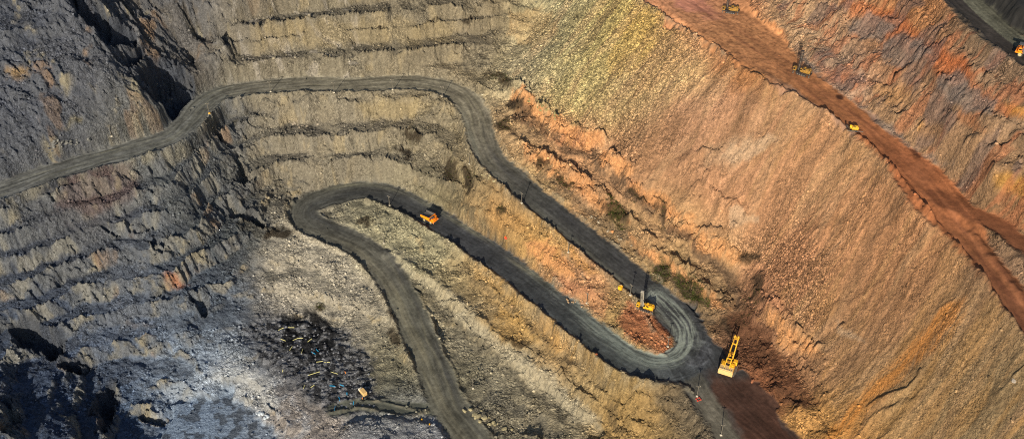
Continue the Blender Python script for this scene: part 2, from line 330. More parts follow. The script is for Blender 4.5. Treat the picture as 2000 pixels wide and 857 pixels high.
# --- spoil slope: shallow runnels down the fall line and a few slipped lobes
dl = (-.87, -.50)
ra = (WX * dl[1] - WY * dl[0]); rb = WX * dl[0] + WY * dl[1]
low = sst(250, 700, VV)
run = fbm(ra / 5, rb / 34, 4, 200, .6) * .55 + fbm(ra / 22, rb / 120, 3, 210) * 2.2
sc = ridged(ra / 6.0 + .4 * fbm(X / 14, Y / 14, 2, 215), rb / 15, 3, 220, .6)
Z = Z + M_DUMP * (run + (.08 + .40 * low) * np.maximum(sc, 0) + .22 * fbm(X / 3, Y / 3, 3, 230))
for L, h, wd in [([(1700, 800), (1735, 772), (1770, 768), (1800, 740)], 2.4, 9), ([(1615, 640), (1625, 600), (1665, 585), (1700, 560)], 1.8, 8), ([(1570, 500), (1580, 475), (1610, 455)], 1.5, 6),
                 ([(1690, 835), (1730, 800), (1790, 790)], 2, 8), ([(1420, 225), (1450, 190), (1480, 165)], 1, 5), ([(1820, 610), (1880, 570), (1915, 565)], 1.4, 6), ([(1340, 330), (1370, 300), (1400, 300), (1400, 340)], 2.4, 16),
                 ([(1370, 380), (1400, 400), (1440, 420)], 2.5, 14), ([(1960, 770), (2000, 730)], 1.6, 6)]:
    Z = Z + h * stroke(L, 2, wd) * (1 + .5 * perlin(X / 4, Y / 4, 240))
# bare rock knobs standing out of the spoil slope
M_KNOB = np.maximum.reduce([poly_mask(p, 6) for p in ([(1380, 290), (1440, 270), (1500, 255), (1520, 275), (1470, 310), (1420, 335), (1385, 320)], [(1330, 350), (1360, 325), (1400, 350), (1400, 390), (1350, 395)],
                                                      [(1410, 400), (1440, 395), (1480, 430), (1440, 450), (1415, 435)], [(1540, 640), (1590, 650), (1600, 690), (1570, 710)], [(1640, 620), (1670, 640), (1685, 660), (1640, 645)])])
Z = Z + M_KNOB * (1.2 + 1.2 * f1 + .8 * f2)
# rock outcrops standing between road and spoil
OUTC = ([(1000, 168), (1030, 185), (1060, 215), (1105, 235), (1150, 252), (1180, 270), (1172, 290), (1140, 300), (1100, 275), (1060, 262), (1035, 235), (1000, 205)], [(1182, 292), (1230, 322), (1236, 345), (1205, 345), (1180, 318)], [(1222, 352), (1275, 368), (1310, 395), (1355, 428), (1330, 432), (1290, 410), (1262, 402), (1235, 375)],
          [(1012, 280), (1060, 298), (1100, 325), (1150, 352), (1200, 400), (1235, 440), (1215, 438), (1160, 395), (1110, 365), (1060, 330), (1020, 305)], [(1235, 462), (1290, 490), (1330, 525), (1370, 558), (1425, 602), (1400, 600), (1340, 555), (1290, 515), (1240, 480)],
          [(1300, 428), (1360, 440), (1410, 465), (1440, 480), (1470, 510), (1440, 515), (1400, 505), (1350, 480), (1310, 450)], [(1500, 590), (1540, 625), (1580, 668), (1600, 690), (1575, 705), (1530, 665), (1490, 625)], [(1025, 470), (1075, 470), (1110, 505), (1140, 540), (1110, 545), (1070, 520), (1040, 500)])
for p in OUTC[:7]: Z = Z + poly_mask(p, 3.5) * (2.4 + 1.1 * f1 + .8 * f2)
# --- rubble relief
RUB = np.clip(.35 + .8 * fbm(X / 14, Y / 14, 3, 250) + .25 * (SLOPE > .3), 0, 1) * (1 - ROCK * .75)
RUB = np.maximum(RUB * (1 - M_DUMP), M_DUMP * np.clip(np.maximum(1 - sst(1180, 1400, UU + .7 * (VV - 200)), poly_mask([(1430, 470), (1560, 440), (1620, 520), (1600, 640), (1520, 640), (1450, 560)], 25)) + .08 + .3 * sst(.15, .5, fbm(X / 22, Y / 22, 3, 255)), 0, 1))
s1 = worley(X / 2.3, Y / 2.3, 260); s2 = worley(X / 1.5 + 7, Y / 1.5, 270)
Z = Z + RUB * (1.3 * np.maximum(0, .55 - s1[0]) * (s1[2] > .35) * (.5 + s1[2]) + 1.0 * np.maximum(0, .5 - s2[0]) * (s2[2] > .3))
RAWSLOPE = SLOPE

M_RIDGE = poly_mask([(1245, -12), (1330, 58), (1400, 103), (1480, 156), (1560, 194), (1620, 232), (1690, 282), (1750, 342), (1812, 424), (1870, 490), (1930, 570), (1990, 655), (2100, 800), (2160, 760), (2050, 620), (1990, 540), (1925, 460), (1880, 405), (1840, 350), (1790, 300), (1720, 240), (1650, 190), (1600, 150), (1550, 118), (1530, 70), (1480, 25), (1460, -40), (1240, -40)], 4)
M_RIDGE = M_RIDGE * (1 - poly_mask([(1865, 400), (1900, 405), (1950, 450), (2010, 520), (2060, 590), (2000, 560), (1930, 480)], 5))
Z = Z * (1 - M_RIDGE) + (Z0 + .3 * fbm(X / 8, Y / 8, 4, 305)) * M_RIDGE
M_LOW = poly_mask([(1290, 600), (1330, 592), (1372, 634), (1402, 668), (1398, 690), (1440, 715), (1466, 728), (1500, 765), (1540, 820), (1590, 900), (1460, 940), (1430, 857), (1395, 790), (1370, 765), (1330, 750), (1250, 742), (1300, 700), (1322, 668)], 3)
Z = Z * (1 - M_LOW) + np.clip(Z0, -1.2, .3) * M_LOW
# --- roads and pads cut into it
fA = line_field(ROAD_A, 40); fB = line_field(ROAD_B, 40); fD = line_field(ROAD_D, 60); fE = line_field(ROAD_E, 30); fR = line_field(ROAD_R, 40); fR2 = line_field(ROAD_R2, 30)
fS = line_field(SPUR, 25); fP = line_field(PADEXIT, 40); fQ = line_field(PADEXIT2, 30)
ROADM = np.zeros(X.shape, np.float32)
def cut(f, half, soft, rough=.0, ww=1.0):
    global Z, ROADM
    d = f[0] + ww * (fbm(X / 12, Y / 12, 4, 300, .6) + 1.1 * fbm(f[2] / 40, f[3], 2, 301))
    m = 1 - sst(half - .3, half + soft, d)
    Z = Z * (1 - m) + (f[1] + rough) * m
    r = 1 - sst(half - 2.0, half + 1.2, d + .9 * fbm(X / 3, Y / 3, 3, 303)); ROADM = np.maximum(ROADM, r); return r
tex = .06 * fbm(X / 5, Y / 5, 3, 310)
def chain(f, u, v, z): a_ = at(u, v, z); return float(f[2][np.searchsorted(YS, a_[1]), np.searchsorted(XS, a_[0])])
c1_, c2_, c3_ = chain(fD, 1440, 62, 111.5), chain(fD, 1605, 185, 112), chain(fD, 1830, 385, 108.5); print('chain', c1_, c2_, c3_)
MD_W = 20.5 - 9 * sst(c1_, c2_, fD[2]) + 5 * np.exp(-((fD[2] - c3_) / 28) ** 2) - 2.0 * sst(c3_, c3_ + 40, fD[2])
mR2 = cut(fR2, 9, 6); mR = cut(fR, 11.5, 5, tex); mD = cut(fD, MD_W - 1, 5, tex * 2, 1.2); mE = cut(fE, 6.5, 5, tex * 2, 1.5)
mP = cut(fP, 17, 4, tex, 1.5); mP = np.maximum(mP, M_LOW); ROADM = np.maximum(ROADM, np.maximum(M_LOW, M_RIDGE)); mQ = cut(fQ, 7, 4, tex); mS = cut(fS, 5.5, 4, tex); mB = cut(fB, 11.2, 2.4, tex, 1.3); mA = cut(fA, 10.8, 2.4, tex, 1.3)
RUTS = np.zeros(X.shape, np.float32)
for f, m in ((fA, mA), (fB, mB), (fD, mD), (fR, mR), (fP, mP)):
    o = f[0] * f[3]
    RUTS = np.where(m > .3, fbm(o / 2.2 + .8 * perlin(f[2] / 50, o / 30, 321), f[2] / 45, 5, 320, .75), RUTS)
Z = Z + .05 * RUTS * ROADM
# flat floors of the pit
M_PAD = poly_mask([(470, 650), (530, 615), (640, 618), (690, 660), (740, 740), (730, 790), (640, 800), (600, 780), (560, 750), (515, 700)], 8)
M_FLR = poly_mask([(310, 860), (325, 790), (380, 765), (440, 752), (480, 790), (545, 860), (540, 1000), (300, 1000)], 7)
Z = Z * (1 - M_PAD) + (-40.3 + .9 * fbm(X / 6, Y / 6, 4, 330, .6) + .35 * f2) * M_PAD
Z = Z * (1 - M_FLR) + (-54 + .35 * fbm(X / 10, Y / 10, 4, 335)) * M_FLR
# berms along the edges (their low-sun shadows draw the dark edge lines)
def berm(L, h, wd, gap=.25, n=5):
    global Z
    f = line_field(L, wd * 3 + 4, n); d = f[0] + .9 * fbm(X / 11, Y / 11, 4, 340, .6)
    g = np.exp(-(d / wd) ** 2) * np.clip(1 - gap + .8 * perlin(f[2] / 17, d * 0, 341) + .35 * perlin(f[2] / 3.7, d * 0, 342), .2, 1.4)
    Z = Z + h * g; return g
for L_, h_, w_ in ((16, 1.5, 2.2), (18, 3.0, 3.0), (21, 2.8, 3.2), (24, 3.2, 3.4), (0, .7, 1.5), (2, .7, 1.5), (7, .7, 1.5), (12, 1.2, 2.2), (14, 1.6, 3), (31, 1.8, 2.5), (32, 2, 3)):
    if L_ not in (16,): berm(BR[L_], h_, w_, .35)
def off(L, d, i0=0, i1=None):
    """the line d metres to the right of a road's centre"""
    W = wl(L)[i0:i1]; T = np.gradient(W, axis=0); N = np.stack([T[:, 1], -T[:, 0]], 1); N /= np.linalg.norm(N, axis=1)[:, None]
    out = []
    for p, nn in zip(W, N):
        u, v = proj(p[0] + nn[0] * d, p[1] + nn[1] * d, p[2]); out.append((u, v, p[2]))
    return out
bm = []
bm.append(berm(off(ROAD_A, 11.6, 0, 8), 2.3, 1.3)); bm.append(berm(off(ROAD_A, 11.6, 8, 15), 2.4, 1.3)); bm.append(berm(off(ROAD_A, 11.6, 16, 25), 2.6, 1.4))
bm.append(berm(off(ROAD_B, -12.2, 2, 12), 3.0, 1.6)); bm.append(berm(off(ROAD_B, 12.4, 14, 24), 2.6, 1.5)); bm.append(berm(off(ROAD_B, 12.2, 2, 8), .9, 1.2))
bm.append(berm(off(ROAD_A, -11.6, 14, 25), .9, 1.0))
bm.append(berm([(1215, 727, -1.5), (1245, 745, -.6), (1275, 748, -.2), (1300, 747, 0), (1335, 755, 0), (1362, 778, -.5)], 1.4, 1.6))
bm.append(berm([(1234, 585, 4.5), (1252, 603, 4), (1266, 625, 3.5), (1277, 648, 2.5), (1298, 662, 1.8)], 1.6, 1.0))
bm.append(berm([(1095, 478, 11.5), (1118, 500, 10), (1145, 535, 8)], .7, .7))
bm.append(berm([(1235, -5, 107), (1310, 45, 108), (1400, 97, 110.5), (1480, 152, 112), (1560, 192, 112), (1620, 232, 111), (1690, 282, 110), (1750, 342, 109), (1810, 420, 107), (1870, 490, 104), (1930, 570, 102), (1985, 650, 99), (2060, 750, 97)], 3.2, 1.4))
bm.append(berm([(640, 808, -40.5), (670, 800, -40), (710, 797, -40), (760, 808, -40), (800, 812, -40), (835, 805, -39.8)], 1.6, 1.2))
bm.append(berm([(705, 783, -40), (740, 783, -40), (780, 792, -39.5), (820, 800, -39.5), (835, 797, -39)], .9, .8))
bm.append(berm([(1846, 0, 168), (1885, 40, 168), (1935, 85, 168), (1990, 130, 168)], 1.2, 1.2))
BERM = np.clip(sum(bm), 0, 1)
# beyond the survey: low rolling ground
Z = Z * (1 - FAR) + (60 + 25 * fbm(X / 300, Y / 300, 3, 400)) * FAR
U, V = proj(X, Y, Z); UU = U + 14 * fbm(X / 16, Y / 16, 5, 70, .65); VV = V + 10 * fbm(X / 16, Y / 16, 5, 80, .65)
gyy, gxx = np.gradient(Z, YS.astype(np.float32), XS.astype(np.float32)); SLOPE = np.sqrt(gxx ** 2 + gyy ** 2)

def ground(x, y):
    i = int(np.clip(np.searchsorted(XS, x) - 1, 0, len(XS) - 2)); j = int(np.clip(np.searchsorted(YS, y) - 1, 0, len(YS) - 2))
    tx, ty = (x - XS[i]) / (XS[i + 1] - XS[i]), (y - YS[j]) / (YS[j + 1] - YS[j])
    return float((Z[j, i] * (1 - tx) + Z[j, i + 1] * tx) * (1 - ty) + (Z[j + 1, i] * (1 - tx) + Z[j + 1, i + 1] * tx) * ty)
def spot(u, v):
    """where the sight line meets the ground"""
    lo = None
    for z in np.arange(200, -70, -.5):
        p = at(u, v, z)
        if ground(p[0], p[1]) >= z:
            for _ in range(12):
                z2 = z + .25; p2 = at(u, v, z2)
            return Vector((p[0], p[1], ground(p[0], p[1])))
    return Vector(at(u, v, -50))

# ------------------------------------------------------------------ ground colour (albedo of the rock, some shade painted in)
def hexc(h):
    c = [int(h[k:k + 2], 16) / 255 for k in (0, 2, 4)]
    return np.array([(a / 12.92 if a <= .04045 else ((a + .055) / 1.055) ** 2.4) for a in c], np.float32)
CC = [  # u, v, radius, colour
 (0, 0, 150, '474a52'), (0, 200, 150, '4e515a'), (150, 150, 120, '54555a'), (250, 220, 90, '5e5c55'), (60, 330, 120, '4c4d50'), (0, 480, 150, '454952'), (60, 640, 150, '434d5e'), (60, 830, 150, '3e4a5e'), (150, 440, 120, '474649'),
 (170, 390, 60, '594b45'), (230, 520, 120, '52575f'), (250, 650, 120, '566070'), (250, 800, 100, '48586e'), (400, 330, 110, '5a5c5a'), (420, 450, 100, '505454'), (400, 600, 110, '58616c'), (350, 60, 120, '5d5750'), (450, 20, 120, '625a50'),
 (340, 720, 90, '7c8794'), (440, 730, 90, '96a0aa'), (400, 830, 110, '7e8ea2'), (480, 760, 60, 'a0a09c'), (560, 830, 90, '928a82'), (620, 260, 150, '777165'), (520, 300, 90, '706c5e'), (650, 90, 150, '746e5c'), (800, 60, 150, '7c715a'), (950, 60, 110, '85775c'),
 (560, 130, 120, '76705f'), (760, 240, 120, '877c64'), (860, 260, 90, '857a60'), (700, 330, 120, '767262'), (830, 350, 90, '7b7356'), (900, 330, 80, '8c7a58'), (960, 420, 80, '96794f'), (1040, 470, 80, 'a8824e'), (1100, 530, 60, 'b0805a'),
 (740, 430, 90, '989274'), (830, 480, 90, '9b9474'), (620, 500, 90, 'a8a08c'), (600, 560, 100, 'a69e8c'), (700, 620, 90, '9c9480'), (760, 700, 70, '7e7860'), (560, 690, 110, '55575c'), (640, 700, 80, '505150'), (780, 780, 70, '5c5c4f'),
 (800, 850, 90, '8f9296'), (900, 560, 80, '958662'), (960, 560, 80, 'a2824f'), (1020, 620, 90, 'a5834f'), (1100, 680, 90, '9a7a4e'), (900, 640, 80, '9a927a'), (1000, 720, 90, '8f8570'), (1080, 790, 90, '8a7e68'), (950, 800, 80, '716c5c'), (900, 740, 60, '66624f'),
 (1180, 740, 90, '8e754c'), (1250, 820, 90, '8a7048'), (1330, 800, 70, '5d5244'), (1020, 250, 70, 'a58560'), (1100, 290, 70, 'b0805a'), (1180, 350, 70, 'a57c58'), (1060, 340, 60, '9c8058'), (1200, 440, 60, '856b4c'), (1300, 430, 70, 'ab845c'), (1300, 530, 70, '8a6f4c'),
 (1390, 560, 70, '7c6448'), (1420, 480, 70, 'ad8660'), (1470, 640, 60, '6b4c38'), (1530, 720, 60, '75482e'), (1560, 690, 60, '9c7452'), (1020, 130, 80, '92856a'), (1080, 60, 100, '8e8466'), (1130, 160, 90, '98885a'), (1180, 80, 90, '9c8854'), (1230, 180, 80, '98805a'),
 (1260, 60, 60, 'a88a4a'), (1300, 120, 90, 'a1845a'), (1270, 300, 100, '956d50'), (1350, 250, 100, '986f56'), (1450, 300, 100, '9c7256'), (1500, 420, 120, 'a07050'), (1550, 540, 120, '9a6a4c'), (1600, 330, 120, 'a27452'), (1700, 450, 120, 'a0704e'), (1750, 580, 120, '956848'),
 (1650, 660, 110, '8b684a'), (1850, 650, 110, '80664a'), (1750, 780, 110, '856a48'), (1900, 780, 120, '75644a'), (1650, 840, 90, 'a07440'), (1380, 30, 100, 'a36c4a'), (1480, 110, 80, '96643c'), (1560, 60, 80, '9c7c5e'), (1650, 130, 90, '8d7260'), (1750, 60, 110, '94643f'),
 (1650, 30, 70, 'a07c60'), (1800, 200, 120, '8d6a50'), (1900, 150, 110, '80644e'), (1750, 260, 90, '947454'), (1900, 300, 110, '84654a'), (1980, 400, 90, '7a5c40'), (1950, 40, 70, '5d5344'), (1960, 520, 70, '765c48'), (2050, 200, 120, '6f5a48'), (1850, 330, 60, '80654c'),
]
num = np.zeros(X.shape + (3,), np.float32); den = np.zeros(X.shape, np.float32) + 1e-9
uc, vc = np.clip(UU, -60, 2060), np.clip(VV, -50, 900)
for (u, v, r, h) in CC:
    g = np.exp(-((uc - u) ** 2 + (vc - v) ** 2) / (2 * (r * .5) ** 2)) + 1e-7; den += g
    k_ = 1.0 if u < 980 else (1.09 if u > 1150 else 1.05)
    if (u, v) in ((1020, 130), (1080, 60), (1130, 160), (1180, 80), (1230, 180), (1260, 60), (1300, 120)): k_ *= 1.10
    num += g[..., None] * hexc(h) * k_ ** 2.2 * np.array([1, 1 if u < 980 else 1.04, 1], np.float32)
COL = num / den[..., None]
def mix(m, h, k=1.0):
    global COL
    m = np.clip(m * k, 0, 1)[..., None]; COL = COL * (1 - m) + hexc(h) * m
ID3 = worley(X / 1.6, Y / 1.6, 146)[2]; f1i = worley(WX / 5, WY / 5, 147)[2]
nz = fbm(X / 7, Y / 7, 4, 500, .6); nb = fbm(X / 28, Y / 28, 3, 510); nf = fbm(X / 2.2, Y / 2.2, 3, 520, .6)
COL = COL * np.clip(1 + .22 * nz + .16 * nb + .18 * nf + .25 * (ID3 - .5) + .2 * (f1i - .5), .3, 2)[..., None]
# rock faces: cleaner, warmer rock; ledges dustier and greyer, low-sun shade painted in
tan = sst(.15, .5, fbm(X / 16, Y / 16, 4, 530, .6) + .12 * f1)
LFT = 1 - sst(430, 560, UU)
mix(ROCK * LFT * sst(-.2, .9, rl + .8 * f1), '5e5f62', .6); mix(ROCK * LFT * BELOW * sst(-.3, .8, rl), '6c6c6a', .6); mix(ROCK * LFT * tan * sst(.1, 1, rl) * sst(-.1, .3, fbm(X / 30, Y / 30, 2, 533)), '978a6c', .7); mix(ROCK * LFT * sst(.45, .7, fbm(X / 22, Y / 22, 3, 540)) * sst(.2, 1, rl), 'a07a50', .45)
mix(ROCK * (1 - LFT) * (1 - sst(900, 1000, UU)) * tan, 'a6946c', .6)
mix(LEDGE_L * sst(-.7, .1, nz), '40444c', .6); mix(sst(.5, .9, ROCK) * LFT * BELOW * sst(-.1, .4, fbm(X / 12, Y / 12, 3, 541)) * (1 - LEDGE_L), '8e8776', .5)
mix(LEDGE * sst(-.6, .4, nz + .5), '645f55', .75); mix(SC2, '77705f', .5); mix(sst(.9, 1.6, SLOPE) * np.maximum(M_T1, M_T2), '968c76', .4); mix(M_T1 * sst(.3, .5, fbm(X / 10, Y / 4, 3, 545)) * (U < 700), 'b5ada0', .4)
mix(HOL, '40444c', .85)  # hollows painted dark slate: their shade is put into the colour
mix(poly_mask([(380, 745), (440, 700), (500, 690), (560, 760), (620, 830), (580, 870), (530, 870), (485, 775), (440, 748), (380, 778)], 10) * sst(-.3, .6, nz), 'a8adb2', .5); mix(poly_mask([(285, 800), (340, 760), (420, 745), (400, 775), (320, 800), (300, 850), (280, 850)], 8) * sst(-.5, .2, nz), '98a0aa', .45)
# ochre and rust patches
for p, h, k in [([(1650, 0), (1680, 0), (1760, 30), (1790, 60), (1880, 110), (1900, 150), (1860, 170), (1820, 130), (1760, 90), (1700, 60)], 'b8622c', .8), ([(1810, 85), (1880, 95), (1890, 130), (1840, 120)], 'b8622c', .6),
                ([(1880, 130), (1900, 200), (1960, 220), (2000, 230), (2000, 215), (1930, 190), (1910, 150)], 'b0602c', .7), ([(1960, 200), (2010, 200), (2010, 226), (1970, 220)], 'c8882c', .8), ([(1930, 340), (1960, 330), (2000, 350), (2000, 390), (1950, 370)], 'b88428', .8),
                ([(1800, 245), (1840, 240), (1845, 265), (1810, 262)], 'cc9038', .8), ([(1600, 130), (1680, 150), (1720, 160), (1660, 170), (1610, 150)], 'b06a48', .6), ([(1700, 160), (1760, 170), (1790, 210), (1720, 200)], 'b08048', .5),
                ([(1890, 190), (1920, 260), (1900, 262), (1870, 220)], 'a8602c', .5), ([(1660, 800), (1750, 690), (1850, 600), (1890, 585), (1870, 625), (1780, 710), (1700, 790), (1640, 857), (1620, 850)], 'c07c2c', .75), ([(1600, 850), (1660, 790), (1700, 800), (1680, 860)], 'b87e34', .6),
                ([(1200, 90), (1250, 15), (1290, 60), (1260, 130), (1200, 150), (1180, 150)], 'b8944c', .5), ([(1290, 60), (1360, 100), (1290, 160), (1220, 200), (1240, 150)], 'b08a5c', .6), ([(1060, 225), (1110, 235), (1180, 275), (1150, 300), (1080, 270)], 'c07c50', .6),
                ([(1010, 180), (1060, 215), (1050, 250), (1000, 215)], 'b88050', .5), ([(1180, 290), (1230, 320), (1235, 345), (1190, 325)], 'c08c5c', .6), ([(1215, 350), (1280, 370), (1340, 420), (1300, 425), (1240, 385)], 'c08050', .5), ([(1020, 285), (1080, 305), (1150, 350), (1200, 400), (1190, 420), (1100, 370), (1020, 310)], 'bc8658', .5),
                ([(1230, 460), (1270, 475), (1300, 500), (1270, 505), (1235, 480)], 'c08c58', .6), ([(1340, 440), (1430, 470), (1470, 510), (1420, 520), (1350, 480)], 'c0945f', .6), ([(1505, 590), (1560, 620), (1600, 680), (1570, 705), (1530, 660), (1490, 620)], 'b88c5c', .6),
                ([(1080, 540), (1150, 560), (1200, 590), (1180, 620), (1100, 580)], 'bc7c58', .6), ([(1040, 455), (1090, 480), (1130, 530), (1090, 540), (1040, 490)], 'c08c48', .6), ([(1085, 450), (1150, 510), (1175, 540), (1150, 530), (1095, 470)], 'b8862c', .6),
                ([(1225, 590), (1260, 600), (1310, 645), (1315, 680), (1290, 695), (1240, 665), (1205, 630)], 'b0603c', .85), ([(960, 395), (1010, 420), (1030, 450), (980, 445), (950, 420)], 'b88848', .5), ([(1050, 600), (1110, 660), (1120, 690), (1040, 650)], 'c0904c', .5),
                ([(970, 600), (1010, 620), (1050, 670), (1020, 680), (970, 640)], 'c09448', .5), ([(950, 500), (985, 560), (930, 540)], 'b89050', .4), ([(1000, 20), (1080, 20), (1090, 70), (1040, 95), (990, 70)], 'b08c58', .5), ([(110, 340), (260, 320), (260, 380), (180, 420), (110, 410)], '634c44', .6),
                ([(15, 135), (60, 128), (62, 145), (40, 160), (10, 150)], 'b08a50', .7), ([(130, 250), (165, 228), (160, 245)], '9a8a5a', .6), ([(690, 205), (760, 195), (860, 205), (780, 235), (700, 235)], 'a8925c', .4), ([(325, 535), (345, 540), (355, 560), (340, 560)], 'b86a30', .9),
                ([(500, 55), (620, 40), (780, 40), (900, 50), (880, 85), (650, 90), (520, 95)], 'a08e66', .5), ([(1240, 760), (1300, 790), (1280, 857), (1190, 857), (1150, 790)], '9c7c44', .5), ([(700, 470), (770, 490), (880, 570), (960, 645), (1050, 715), (1140, 790), (1180, 840), (1120, 820), (1000, 715), (900, 630), (800, 545)], 'a69e86', .7),
                ([(520, 490), (640, 490), (700, 530), (720, 590), (650, 600), (530, 580)], 'a39b88', .55), ([(410, 730), (480, 700), (520, 740), (545, 790), (500, 800), (450, 745)], 'b8b8b2', .6), ([(300, 770), (400, 720), (430, 750), (340, 790)], '9ea8b2', .5), ([(680, 820), (760, 812), (850, 835), (860, 860), (680, 860)], '8c8d8c', .6),
                ([(1380, 290), (1440, 270), (1500, 255), (1520, 275), (1470, 310), (1420, 335), (1385, 320)], 'b09678', .6), ([(1410, 400), (1440, 395), (1480, 430), (1440, 450)], 'b09070', .5)]:
    mix(poly_mask(p, 9), h, k * (.75))
fs = fbm(ra / 1.7, rb / 26, 3, 555, .7); COL = COL * (1 + M_DUMP * (.15 * fs + .12 * fbm(ra / 5, rb / 60, 3, 556)))[..., None]
rr2 = sst(.1, .5, fbm(ra / 6, rb / 60, 4, 560, .6)) * M_DUMP
mix(rr2 * sst(1300, 1500, U), 'b08858', .35); mix(sst(.2, .6, -fbm(ra / 9, rb / 80, 3, 570)) * M_DUMP, '755a44', .4)
mix(sst(.25, .6, fbm(ra / 10, rb / 100, 3, 575)) * M_DUMP * sst(500, 700, V), 'a87c3c', .35)
un = sst(.1, .45, fbm(WX / 20, WY / 10, 4, 580, .6)) * M_UR
mix(un, 'a8643e', .5); mix(sst(.2, .5, fbm(X / 18, Y / 18, 3, 585)) * M_UR, '6b5a54', .6)
for p in OUTC:
    mix(poly_mask(p, 4) * sst(-.7, .1, nz), 'cc9058', .8)
for p in ([(1500, 255), (1525, 272), (1470, 312), (1430, 330), (1400, 312), (1440, 285)], [(1415, 395), (1445, 398), (1485, 432), (1455, 448), (1420, 430)], [(1640, 622), (1675, 650), (1690, 668), (1650, 655)]):
    mix(poly_mask(p, 4), 'c4a888', .6)
mix(M_DUMP * sst(120, 260, V), 'b08454', .2); mix(M_DUMP * sst(.2, .55, fbm(ra / 16, rb / 70, 3, 577)), 'b8946c', .3)
mix(poly_mask([(1660, 800), (1750, 690), (1850, 600), (1890, 585), (1875, 625), (1790, 712), (1705, 795), (1640, 870), (1600, 870)], 14) * sst(-.6, .3, fs), 'c07a2c', .55)
# grey rubble pans in the red wall
for p in ([(1650, 55), (1700, 20), (1735, 50), (1720, 80), (1670, 75)], [(1720, 85), (1760, 68), (1810, 72), (1820, 110), (1760, 130), (1710, 110)], [(1830, 150), (1870, 130), (1900, 165), (1945, 200), (1930, 220), (1880, 205), (1840, 180)], [(1560, 95), (1620, 170), (1760, 260), (1850, 330), (1780, 300), (1650, 210), (1570, 130)]):
    mix(poly_mask(p, 6), '756a62', .75)
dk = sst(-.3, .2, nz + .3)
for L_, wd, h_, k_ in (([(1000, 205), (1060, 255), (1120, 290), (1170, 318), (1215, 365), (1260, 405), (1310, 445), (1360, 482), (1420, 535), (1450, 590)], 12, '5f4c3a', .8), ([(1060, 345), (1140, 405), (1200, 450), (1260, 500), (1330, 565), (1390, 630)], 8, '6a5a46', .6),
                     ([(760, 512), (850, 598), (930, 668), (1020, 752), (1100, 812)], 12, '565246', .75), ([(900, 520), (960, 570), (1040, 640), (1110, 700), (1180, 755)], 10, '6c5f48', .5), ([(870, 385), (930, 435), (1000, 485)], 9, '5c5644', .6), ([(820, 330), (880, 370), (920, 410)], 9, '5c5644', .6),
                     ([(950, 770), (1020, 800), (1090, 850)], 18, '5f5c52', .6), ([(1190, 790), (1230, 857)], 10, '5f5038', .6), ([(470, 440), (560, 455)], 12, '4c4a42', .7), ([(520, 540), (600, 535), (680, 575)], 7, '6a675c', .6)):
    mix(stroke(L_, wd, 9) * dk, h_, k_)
# damp dark soil and moss
for (u, v, ru, rv, a) in [(972, 152, 34, 10, 20), (985, 245, 20, 16, 30), (1000, 208, 16, 12, 0), (1203, 415, 34, 14, 52), (1245, 380, 26, 7, 25), (1292, 415, 10, 22, -20), (1290, 530, 22, 18, 20), (1350, 565, 48, 16, 38), (1462, 505, 22, 9, -15), (915, 340, 14, 24, -20), (880, 330, 12, 26, -20), (806, 262, 16, 12, 30),
                          (1055, 320, 8, 14, -20), (1100, 355, 26, 8, 30), (978, 408, 9, 7, 0), (920, 365, 9, 12, 0), (1480, 560, 12, 30, 0), (1430, 640, 30, 20, 30), (1500, 700, 44, 12, 42), (1550, 770, 50, 10, 45), (720, 430, 20, 6, 10), (625, 598, 12, 8, 0), (770, 655, 22, 14, 20), (770, 610, 16, 10, 0), (740, 50, 10, 5, 0), (846, 45, 8, 5, 0), (912, 42, 12, 5, 0), (1005, 665, 16, 8, 40), (545, 455, 30, 9, -10), (1120, 705, 20, 6, 30), (790, 300, 7, 12, 0)]:
    mix(1 - sst(.6, 1.25, blob(u, v, ru, rv, a)), '352c20', .85)
for (u, v, ru, rv, a) in [(1205, 425, 26, 10, 52), (1365, 570, 28, 9, 30), (1290, 535, 14, 8, 10), (625, 598, 9, 5, 0)]:
    mix((1 - sst(.5, 1.3, blob(u, v, ru, rv, a))) * sst(-.1, .3, nz), '3c3f1e', .7)
# wall behind the shovel
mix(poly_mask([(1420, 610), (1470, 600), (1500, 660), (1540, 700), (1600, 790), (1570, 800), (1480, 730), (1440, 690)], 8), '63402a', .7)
# blast pad and pit floor
mix(M_PAD, '74767a', .7); mix(M_PAD * sst(-.05, .2, fbm(X / 5, Y / 5, 4, 600, .7)), '1f2023', .85)
mix(poly_mask([(550, 622), (600, 606), (650, 622), (650, 690), (600, 705), (550, 685)], 8) * (1 - sst(.2, .4, nz)), '17181a', .9); mix(poly_mask([(588, 645), (597, 638), (603, 645), (600, 655), (590, 652)], 1.5, False), '6d6d6c', 1)
mix(M_FLR, '8494a6', .8); mix(M_FLR * sst(.05, .25, fbm(X / 9, Y / 9, 4, 610, .65)), '44484e', .75)
# roads
RUTS = np.where(M_RIDGE > .2, fbm(fD[0] * fD[3] / 5 + 1.5 * perlin(X / 25, Y / 25, 325), fD[2] / 90, 4, 326, .7) + .5 * fbm(X / 6, Y / 6, 4, 327), RUTS)
rough = 1 + .26 * RUTS * (1 - .2 * M_RIDGE) + .12 * nz + .1 * nf
def road_col(m, stops, f):
    s = f[2]; c = np.zeros(X.shape + (3,), np.float32)
    ss = [a for a, _ in stops]; hc = np.array([hexc(h) for _, h in stops])
    for k in range(3): c[..., k] = np.interp(s, ss, hc[:, k])
    global COL
    c = c * rough[..., None]
    COL = COL * (1 - m[..., None]) + c * m[..., None]; return c
lenA, lenB, lenD = fA[2].max(), fB[2].max(), fD[2].max()
mDD = np.maximum(mD, M_RIDGE * (1 - sst(120, 180, V)))
road_col(mDD, [(0, 'cc8c64'), (c1_, 'c08452'), (c2_, 'a66c40'), (c3_ - 30, '985c36'), (c3_, 'a4643a'), (c3_ + 40, '80502f'), (lenD, '6c442f')], fD)
mix(M_RIDGE * (1 - mD) * sst(130, 200, V), '947460', .8)
